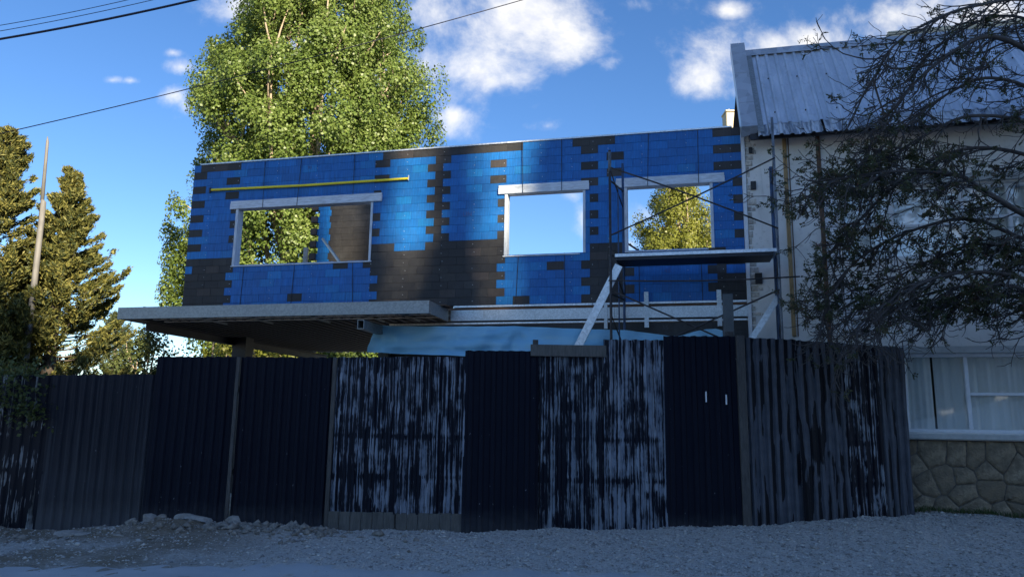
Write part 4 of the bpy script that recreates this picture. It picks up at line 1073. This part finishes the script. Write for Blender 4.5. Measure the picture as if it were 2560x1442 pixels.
# ------------------------------------------------------------------ trees
def tree_root(name, loc, label, cat='tree', group=None): return tag(empty(name, loc), label, cat, group)
def bezier(a, b, c, n=8):
    a, b, c = map(Vector, (a, b, c)); return [a * (1 - t) ** 2 + b * 2 * t * (1 - t) + c * t * t for t in np.linspace(0, 1, n)]
def poplar(name, loc, label, H, prof, m, nclump, leaves, lsize, seed, nstem=12, zmin=0.0, trunk_r=.35, extra=()):
    """prof: list of (height, radius). Upright stems carrying upswept leaf clumps."""
    g = np.random.default_rng(seed); root = tree_root(name, loc, label)
    hs = [p[0] for p in prof]; rs = [p[1] for p in prof]
    mb = MB(); stems = []
    mb.tube([(0, 0, 0), (0.1, 0, H * .2), (-.1, .1, H * .45), (0, 0, H * .72), (.1, 0, H * .93)], [trunk_r, trunk_r * .8, trunk_r * .6, trunk_r * .33, .03], 10)
    for i in range(nstem):
        a = i / nstem * 6.28 + g.uniform(-.3, .3); h0 = H * g.uniform(.05, .30); h1 = H * g.uniform(.6, .95)
        rr = np.interp(h1 * .8, hs, rs) * g.uniform(.35, .75); r1 = np.interp(h1, hs, rs) * .8
        P = bezier((0, 0, h0), (math.cos(a) * rr * 1.15, math.sin(a) * rr * 1.15, h0 + (h1 - h0) * .3), (math.cos(a) * min(rr, r1), math.sin(a) * min(rr, r1), h1), 10)
        mb.tube(P, list(np.linspace(trunk_r * .42, .025, 10)), 7); stems.append(P)
    C, Sz = [], []
    while len(C) < nclump:
        h = g.uniform(hs[0], hs[-1]); rmax = np.interp(h, hs, rs)
        if g.uniform() > (rmax / max(rs)) ** 1.0: continue
        a = g.uniform(0, 6.28); rr = rmax * (g.uniform(0.18, 1.0) ** .45) * (1 + .10 * math.sin(a * 3 + h * 1.1 + seed) + .07 * math.sin(a * 5 - h * 2.3))
        C.append((rr * math.cos(a), rr * math.sin(a), h)); Sz.append(g.uniform(.6, 1.15))
    for e in extra: C.append(e[:3]); Sz.append(e[3])
    C = np.array(C); Sz = np.array(Sz)
    for c, s_ in zip(C[:int(nclump * .24)], Sz):           # a branch to most clumps
        P0 = stems[int(g.integers(len(stems)))]
        best = min((p for P in stems for p in P if p.z < c[2] - .3), key=lambda p: (p.x - c[0]) ** 2 + (p.y - c[1]) ** 2 + .3 * (p.z - c[2] + 1.2) ** 2, default=None)
        if best is None: best = Vector((0, 0, max(.5, c[2] - 2)))
        mid = (best + Vector(c)) / 2 + Vector((c[0] * .12, c[1] * .12, -.15))
        mb.tube(bezier(best, mid, Vector(c) + Vector((0, 0, .5 * s_)), 5), [.05, .042, .034, .024, .01], 5, cap=False)
    mb.build('trunk', M['poplar_bark'], root, True)
    n = int(leaves / len(C)); idx = np.repeat(np.arange(len(C)), n)
    r3 = g.normal(size=(len(idx), 3)); r3 /= np.linalg.norm(r3, axis=1, keepdims=True); rad = g.uniform(.05, 1, (len(idx), 1)) ** .45
    off = r3 * rad * np.array([.62, .62, 1.0]) * Sz[idx][:, None]
    # clump narrows upward like a flame
    off[:, :2] *= (1.15 - .45 * (off[:, 2:3] / Sz[idx][:, None]))
    P = C[idx] + off + (C[idx] * [[.06, .06, 0]]) * np.clip(off[:, 2:3], 0, 2)
    off_n = off / (np.linalg.norm(off, axis=1, keepdims=True) + 1e-6); P0ok = P[:, 2] > zmin; P = P[P0ok]
    nb_ = P * [1, 1, 0]; nb_ /= np.linalg.norm(nb_, axis=1, keepdims=True) + .3; nb_ += off_n[P0ok] * .8 + [0, 0, .35]
    Q = leaf_quads(P, g.uniform(.55, 1.3, len(P)) * lsize, 1.2, g, 0, None, nb_)
    quads('crown', Q, m, root)
    return root
# big poplar behind the new floor
poplar('poplar_tree', (-8.6, 30.5, 0), 'huge leafy poplar towering behind the left half of the new wall', 25,
       [(2.2, 2.6), (5, 4.0), (9, 4.55), (12, 4.85), (15, 4.75), (18, 4.2), (20, 3.5), (22, 2.6), (24.3, .9)], M['poplar_leaf'], 1000, 410000, .098, 5, 16,
       extra=[(-5.0 + .55 * math.sin(k * 2.1), -.5 + .3 * math.cos(k * 3.3), 5.6 + 3.6 * k / 21, .62) for k in range(22)] + [(-4.5, -.5, 11.5, .9), (-4.5, 0, 10.4, 1.0), (-4.3, -.8, 17.0, .8), (-4.2, -.8, 16.2, .8), (-4.4, -.6, 15.2, .9)])
poplar('poplar_tree', (10.6, 46, 0), 'yellowish pointed poplar seen through the right opening', 18.2,
       [(2, 3.6), (8, 3.5), (11, 3.0), (14, 2.2), (16.5, 1.2), (17.8, .4)], M['poplar_leaf2'], 420, 130000, .115, 9, 8)
poplar('leafy_tree', (-9.2, 26.5, 0), 'low sunlit leafy tree glimpsed beneath the canopy', 5.2, [(1.2, 2.0), (3, 2.6), (4.4, 1.8), (5.1, .7)], M['poplar_leaf2'], 70, 15000, .11, 19, 5, trunk_r=.14)
poplar('leafy_tree', (5.7, 48, 0), 'small treetop at the lower right corner of the middle opening', 12.4, [(3, 1.5), (8, 1.6), (11, 1.2), (12.2, .4)], M['poplar_leaf2'], 50, 8000, .15, 23, 5, trunk_r=.2)

def conifer(name, loc, label, H, Rb, seed, m, m2, nb=330, spray=85, ssize=.16, zmin=1.0, asym=None, pw=.75, rise=.55):
    g = np.random.default_rng(seed); root = tree_root(name, loc, label)
    mb = MB(); mb.tube([(0, 0, 0), (.05, 0, H * .5), (0, 0, H * .97)], [.28, .16, .02], 8)
    P, D, S, P2 = [], [], [], []
    for i in range(nb):
        t = g.uniform(0, 1) ** 1.15; h = zmin + (H - zmin) * t
        a = g.uniform(0, 6.28); Lb = Rb * (1 - t) ** pw * g.uniform(.65, 1.12) + .15
        if asym: Lb *= 1 + asym * max(0, math.cos(a))
        d = Vector((math.cos(a), math.sin(a), 0))
        A = Vector((0, 0, h)); B = A + d * Lb * .55 + Vector((0, 0, -.02 * Lb)); Cc = A + d * Lb + Vector((0, 0, rise * Lb))
        pts = bezier(A, B, Cc, 6)
        mb.tube(pts, [.035 * (1 - t) + .008, .03 * (1 - t) + .007, .02, .014, .009, .005], 4, cap=False)
        n = int(spray * (.3 + .7 * Lb / Rb)); m_ = max(6, int(13 * Lb / Rb) + 4)
        tt = np.sort(g.uniform(.25, 1.0, m_)); sg = np.where(np.arange(m_) % 2, 1, -1)
        pa = np.array(list(A)); pb = np.array(list(B)); pc = np.array(list(Cc)); T_ = tt[:, None]
        q0 = pa * (1 - T_) ** 2 + pb * 2 * T_ * (1 - T_) + pc * T_ ** 2
        tang = 2 * (1 - T_) * (pb - pa) + 2 * T_ * (pc - pb); tang /= np.linalg.norm(tang, axis=1, keepdims=True)
        sidev = np.cross(tang, [0, 0, 1.0]); sidev /= np.linalg.norm(sidev, axis=1, keepdims=True)
        dirs = tang + sidev * (sg * g.uniform(.35, .9, m_))[:, None] + np.array([0, 0, .22]); dirs /= np.linalg.norm(dirs, axis=1, keepdims=True)
        lens = (Lb * .34 * (1.15 - tt) + .12) * g.uniform(.7, 1.2, m_)
        k_ = g.integers(0, m_, n); ss = g.uniform(0, 1, n) ** .8
        q_ = q0[k_] + dirs[k_] * (ss * lens[k_])[:, None] + g.normal(size=(n, 3)) * (.035 + .03 * (1 - ss))[:, None]
        P.append(q_); D.append(dirs[k_] + g.normal(size=(n, 3)) * .3); S.append(g.uniform(.7, 1.3, n) * ssize)
    mb.build('trunk', M['bark'], root, True)
    P = np.concatenate(P); D = np.concatenate(D); S = np.concatenate(S)
    D /= np.linalg.norm(D, axis=1, keepdims=True)
    sel = g.uniform(0, 1, len(P)) < .6
    Q = leaf_quads(P, S * .30, 3.4, g, 0, D * 1.4)
    quads('crown', Q[~sel], M[m], root)
    quads('crown_tips', Q[sel], M[m2], root)  # random sprays; sunlit gold painted in on the two near trees
    return root
conifer('conifer_tree', (-17.3, 24.0, 0), 'tall dark conifer at the left edge of the picture', 11.0, 2.2, 31, 'conifer', 'conifer_sunlit', 280, 560, .15, 1.0, None, .6, .45)
conifer('conifer_tree', (-15.7, 25.2, 0), 'sunlit feathery conifer behind the grey pole', 10.0, 3.15, 37, 'conifer', 'conifer_sunlit', 250, 900, .15, 1.2, .12, 1.0, .42)
conifer('conifer_tree', (-21.4, 40, 0), 'small dark cypress beyond the end of the canopy', 6.9, 1.5, 41, 'conifer', 'conifer', 160, 160, .18, .6, None, .6, .9)
poplar('leafy_tree', (-17.4, 36, 0), 'small bushy tree right of the dark cypress', 5.6, [(1, 1.6), (3.2, 1.9), (4.6, 1.3), (5.4, .5)], M['bush'], 60, 9000, .13, 43, 5, trunk_r=.12)

# scrubby bush spilling over the left end of the fence
N = 5200; g4 = np.random.default_rng(88); bush = tree_root('bush', (-8.0, 11.75, 0), 'dark scrubby bush spilling over the left end of the fence', 'bush')
cc_ = np.stack([g4.uniform(-1.6, 1.05, 26), g4.uniform(-.68, .1, 26), g4.uniform(1.55, 2.2, 26)], -1); ii = g4.integers(0, 26, N)
P = cc_[ii] + g4.normal(size=(N, 3)) * [.17, .13, .15]
P[:, 2] = np.minimum(P[:, 2], 2.42); P = P[(P[:, 2] > 2.12) | (P[:, 1] < -.60)]
quads('crown', leaf_quads(P, g4.uniform(.03, .06, len(P)), 1.4, g4), M['bush'], bush)
mb = MB()
for k in range(9):
    c = cc_[k]; mb.tube(bezier((g4.uniform(-.6, .6), .1, 0), (c[0] * .6, .15, 1.3), c, 6), [.03, .026, .02, .015, .01, .006], 5)
mb.build('stems', M['bark'], bush, True)

# grey pole between the conifers
pole = MB(); pole.tube([(-15.44, 23.7, 0), (-15.52, 23.7, 5.0), (-15.58, 23.7, 8.5), (-15.63, 23.7, 8.56)], [.10, .095, .085, .06], 12)
pole.tube([(-15.63, 23.7, 8.56), (-15.71, 23.7, 10.6), (-15.73, 23.7, 10.78)], [.06, .045, .012], 12)
tag(pole.build('utility_pole', M['pole'], None, True), 'bare silver-grey pole standing among the conifers', 'pole')

# overhead cables
def cable(a, b, r_, sag_, lb, ext=1.6):
    a = Vector(a); b = Vector(b); d = b - a; a2 = a - d * .6; b2 = a + d * ext
    pts = [a2 + (b2 - a2) * t - Vector((0, 0, sag_ * 4 * t * (1 - t))) for t in np.linspace(0, 1, 24)]
    tag(MB().tube(pts, r_, 6).build('overhead_cable', M['wire'], None, True), lb, 'cable', 'overhead cables')
cable((-6.77, 9.0, 6.52), (-4.51, 9.0, 7.10), .016, .15, 'thick black bundled cable crossing the upper left corner', 2.2)
cable((-7.2, 9.5, 6.88), (-5.27, 9.5, 7.38), .005, .12, 'thin cable just above the thick bundled one', 2.2)
cable((-7.4, 9.8, 7.14), (-5.7, 9.8, 7.58), .005, .12, 'topmost thin cable in the upper left corner', 2.2)
cable((-10.26, 14, 7.35), (-0.17, 14, 10.3), .0105, .35, 'single thin cable rising across the poplar', 1.5)

# ------------------------------------------------------------------ rowan overhanging from the right
def pxw(x, y, Y):
    d = _f + _r2 * ((x - 1280) / 1850) + _d2 * ((y - 721) / 1850)
    return Vector((0, 0, 1.6)) + d * (Y / d.y)
rowan = tree_root('rowan_tree', (7.9, 9.7, 0.3), 'drooping rowan with tangled bare twigs, few leaves and red berries')
RO = rowan.location
gr = np.random.default_rng(77)
limbs = [  # (x, y) seen from the street, and depth
    [(2760, 160, 9.7), (2600, 10, 9.6), (2440, 15, 9.4), (2310, 62, 9.2), (2225, 125, 9.1), (2180, 205, 9.0)],
    [(2760, 320, 9.7), (2600, 150, 9.5), (2480, 92, 9.3), (2390, 125, 9.2), (2300, 195, 9.1), (2235, 270, 9.0), (2180, 330, 9.0)],
    [(2760, 420, 9.8), (2620, 250, 9.7), (2480, 195, 9.6), (2370, 235, 9.5), (2270, 310, 9.4), (2190, 385, 9.3)],
    [(2760, 620, 9.7), (2570, 540, 9.4), (2450, 470, 9.2), (2390, 438, 9.1), (2260, 428, 9.0), (2140, 440, 8.9), (2050, 462, 8.9)],
    [(2760, 640, 9.8), (2570, 600, 9.8), (2430, 548, 9.8), (2300, 570, 9.7), (2170, 630, 9.7), (2080, 720, 9.6), (2060, 790, 9.6)],
    [(2760, 800, 9.7), (2570, 700, 9.5), (2430, 680, 9.4), (2310, 705, 9.3), (2210, 760, 9.3), (2140, 820, 9.2)],
    [(2760, 860, 9.6), (2580, 730, 9.5), (2420, 715, 9.6), (2290, 745, 9.6), (2190, 800, 9.6)],
    [(2760, 500, 9.8), (2600, 400, 9.9), (2440, 370, 9.9), (2310, 410, 9.8), (2210, 490, 9.8), (2120, 580, 9.7), (2050, 670, 9.7)],
    [(2760, 460, 9.7), (2600, 320, 9.6), (2430, 290, 9.5), (2310, 340, 9.4), (2220, 390, 9.4), (2120, 400, 9.3)],
    [(2760, 720, 10.0), (2600, 640, 10.0), (2450, 610, 10.0), (2330, 650, 9.9), (2230, 700, 9.9), (2130, 760, 9.9)],
    [(2760, 250, 9.9), (2620, 80, 9.9), (2500, 40, 9.9), (2380, 90, 9.8), (2300, 150, 9.8)],
    [(2760, 900, 9.8), (2620, 770, 9.8), (2500, 740, 9.8), (2400, 755, 9.8), (2320, 790, 9.8)],
]
def catmull(P, n):
    P = [P[0]] + P + [P[-1]]; out = []
    for i in range(1, len(P) - 2):
        for t in np.linspace(0, 1, n, endpoint=False):
            a, b, c, d = P[i - 1], P[i], P[i + 1], P[i + 2]
            out.append(.5 * (2 * b + (c - a) * t + (2 * a - 5 * b + 4 * c - d) * t * t + (3 * b - a - 3 * c + d) * t ** 3))
    out.append(P[-2]); return out
mb = MB(); tips = []
trunk_pts = [Vector((0, 0, -.3)), Vector((-.05, 0, 1.2)), Vector((-.1, -.05, 2.6)), Vector((0, -.1, 4.2)), Vector((.05, -.1, 5.6))]
tw = MB(); tw.tube(trunk_pts, [.17, .15, .13, .10, .06], 10)
nseg = 0
def grow(p, d, Ln, r0, lvl):
    """drooping twig that hooks up at its end; spawns finer ones"""
    global nseg
    n = 7 if lvl < 2 else 5
    pts = [p.copy()]; dd = d.copy(); stp = Ln / (n - 1); side = Vector(gr.normal(size=3)) * .16
    for i in range(1, n):
        t = i / (n - 1)
        dd = dd + side * .35 + Vector((0, 0, (-.30 if t < .6 else .42) * (1.0 if lvl > 0 else .7))) * .6 + Vector(gr.normal(size=3)) * .13
        dd.normalize(); pts.append(pts[-1] + dd * stp)
    mb.tube(pts, list(np.linspace(r0, max(.0036, r0 * .42), n)), 5 if lvl < 1 else 4, cap=False); nseg += n
    if lvl < 2:
        for k in range(int((5.2 if p.z < 4.6 else 4.2, 3.7)[lvl] * gr.uniform(.6, 1.3))):
            i = int(gr.integers(1, n)); q_ = pts[i]
            e = (pts[i] - pts[i - 1]).normalized() + Vector(gr.normal(size=3)) * .62 + Vector((-.25, 0, -.12)); e.normalize()
            grow(q_, e, Ln * gr.uniform(.32, .6), max(.0046, r0 * .60), lvl + 1)
    tips.append((pts[-1], pts[-2], lvl))
    if lvl == 2: tips.append((pts[-2], pts[-3], lvl))
for li, Lm in enumerate(limbs):
    P = [pxw(*p) - RO for p in Lm]
    base = trunk_pts[min(4, 1 + li % 4)]
    zt_ = P[0].z
    P = [Vector((0, -.05, max(.8, min(5.4, zt_ - .5))))] + P
    C_ = catmull(P, 7)
    tw.tube(C_, list(np.linspace(.055 if li in (1, 3) else .038, .006, len(C_))), 7)
    for i in range(6, len(C_)):
        if gr.uniform() < .08: continue
        for _ in range(1):
            if len(C_) - i < 2: continue
            d = (C_[min(i + 1, len(C_) - 1)] - C_[i - 1]).normalized()
            e = d + Vector(gr.normal(size=3)) * .55 + Vector((-.2, 0, -.15)); e.normalize()
            grow(C_[i], e, gr.uniform(.4, .95), gr.uniform(.010, .015), 0)
    grow(C_[-1], (C_[-1] - C_[-3]).normalized(), .55, .006, 0)
tw.build('trunk', M['rowan_bark'], rowan, True)
tag(mb.build('twigs', M['rowan_bark'], rowan, True), kind='stuff')
# pinnate leaves on part of the tips, berry clusters on some
LP, LD, LS = [], [], []; bm_ = MB()
for (p, p0, lvl) in tips:
    pw_ = p + RO; dens_ = .12
    if pw_.z < 5.2: dens_ = .30
    if pw_.z < 3.0: dens_ = .05
    if gr.uniform() > dens_: continue
    d = (p - p0).normalized()
    for _ in range(int(gr.integers(1, 4))):
        ax = (d + Vector(gr.normal(size=3)) * .6).normalized(); sd = ax.cross(Vector(gr.normal(size=3))).normalized(); ln = gr.uniform(.06, .12)
        for k in range(5):
            for s_ in (-1, 1):
                b = p + ax * (ln * (k + 1) / 5); q_ = b + sd * (s_ * .018)
                LP.append(tuple(q_)); LD.append(tuple((sd * s_ + ax * .5))); LS.append(.018 * gr.uniform(.8, 1.3))
    if gr.uniform() < .10:
        for _ in range(9):
            c = p + Vector(gr.normal(size=3)) * .022; r_ = .0055
            bm_.add([c + Vector(v) * r_ for v in ((1, 0, 0), (0, 1, 0), (-1, 0, 0), (0, -1, 0), (0, 0, 1), (0, 0, -1))], [(0, 1, 4), (1, 2, 4), (2, 3, 4), (3, 0, 4), (1, 0, 5), (2, 1, 5), (3, 2, 5), (0, 3, 5)])
LP = np.array(LP); LD = np.array(LD); LD /= np.linalg.norm(LD, axis=1, keepdims=True)
quads('crown', leaf_quads(LP, np.array(LS), 2.1, gr, 0, LD * 2), M['rowan_leaf'], rowan)
tag(bm_.build('berries', M['berry'], rowan), kind='stuff')

# ------------------------------------------------------------------ unseen trees added behind the viewer, shaped to cast the shade
def shade_tree(loc, H, Rw, seed, label, dens=5200, hollow=0.0):
    g = np.random.default_rng(seed); root = tree_root('light_block_tree', loc, label, 'tree', 'windbreak trees across the street')
    mb = MB(); mb.tube([(0, 0, 0), (0, 0, H * .5), (0, 0, H * .95)], [.35, .22, .04], 8); mb.build('trunk', M['bark'], root, True)
    t = g.uniform(.04, 1, dens); rr = Rw * np.clip((1 - t) * 4.0, 0, 1) ** .6 * np.sqrt(g.uniform(0, 1, dens)); a = g.uniform(0, 6.28, dens)
    P = np.stack([rr * np.cos(a), rr * np.sin(a), t * H], -1)
    quads('crown', leaf_quads(P, g.uniform(.46, .74, dens), 1.3, g), M["shade_leaf"], root)
ST = [(18.6, 33, 1.9, 0), (21.2, 37.0, 2.0, 0), (23.7, 36.6, 1.7, 0), (26.0, 35.0, 1.9, 0), (28.1, 37.2, 1.7, 0), (29.75, 37.4, 1.25, 0), (31.55, 35.2, .16, 1), (32.2, 31.0, 1.3, 1), (32.36, 36.5, .20, 1), (33.0, 34.2, .14, 1), (34.8, 37.4, 1.35, 0), (36.6, 37.3, 1.7, 0), (38.3, 37.6, 1.6, 0),  # gap and thin spires shaped for the sun dapples on the wall
      (40.2, 37.4, 1.7, 0), (42.2, 37.0, 1.8, 0), (44.6, 36.6, 2.0, 0), (47.4, 36, 2.2, 0), (51, 35, 2.4, 0), (55, 34, 2.5, 0), (60, 33, 2.7, 0)]
ST += [(x_, 9.5 + 3.0 * math.sin(x_ * 1.7) + max(0, (x_ + 10) * .25), 2.6, 2) for x_ in np.arange(-38, 20, 4.1)]  # low unseen row added to darken the window reflections
for i, (x, top_, rw_, thin) in enumerate(ST):
    y_ = -45 + (-.5, .4, 0)[i % 3]; zb_ = float(gz(x, y_)) - .2
    shade_tree((x, y_, zb_), top_ - zb_, rw_, 300 + i, 'dense windbreak tree on the rise behind the viewer', (4200 if rw_ > 1 else 520) if thin == 1 else (3500 if thin == 2 else int(4800 * rw_)))
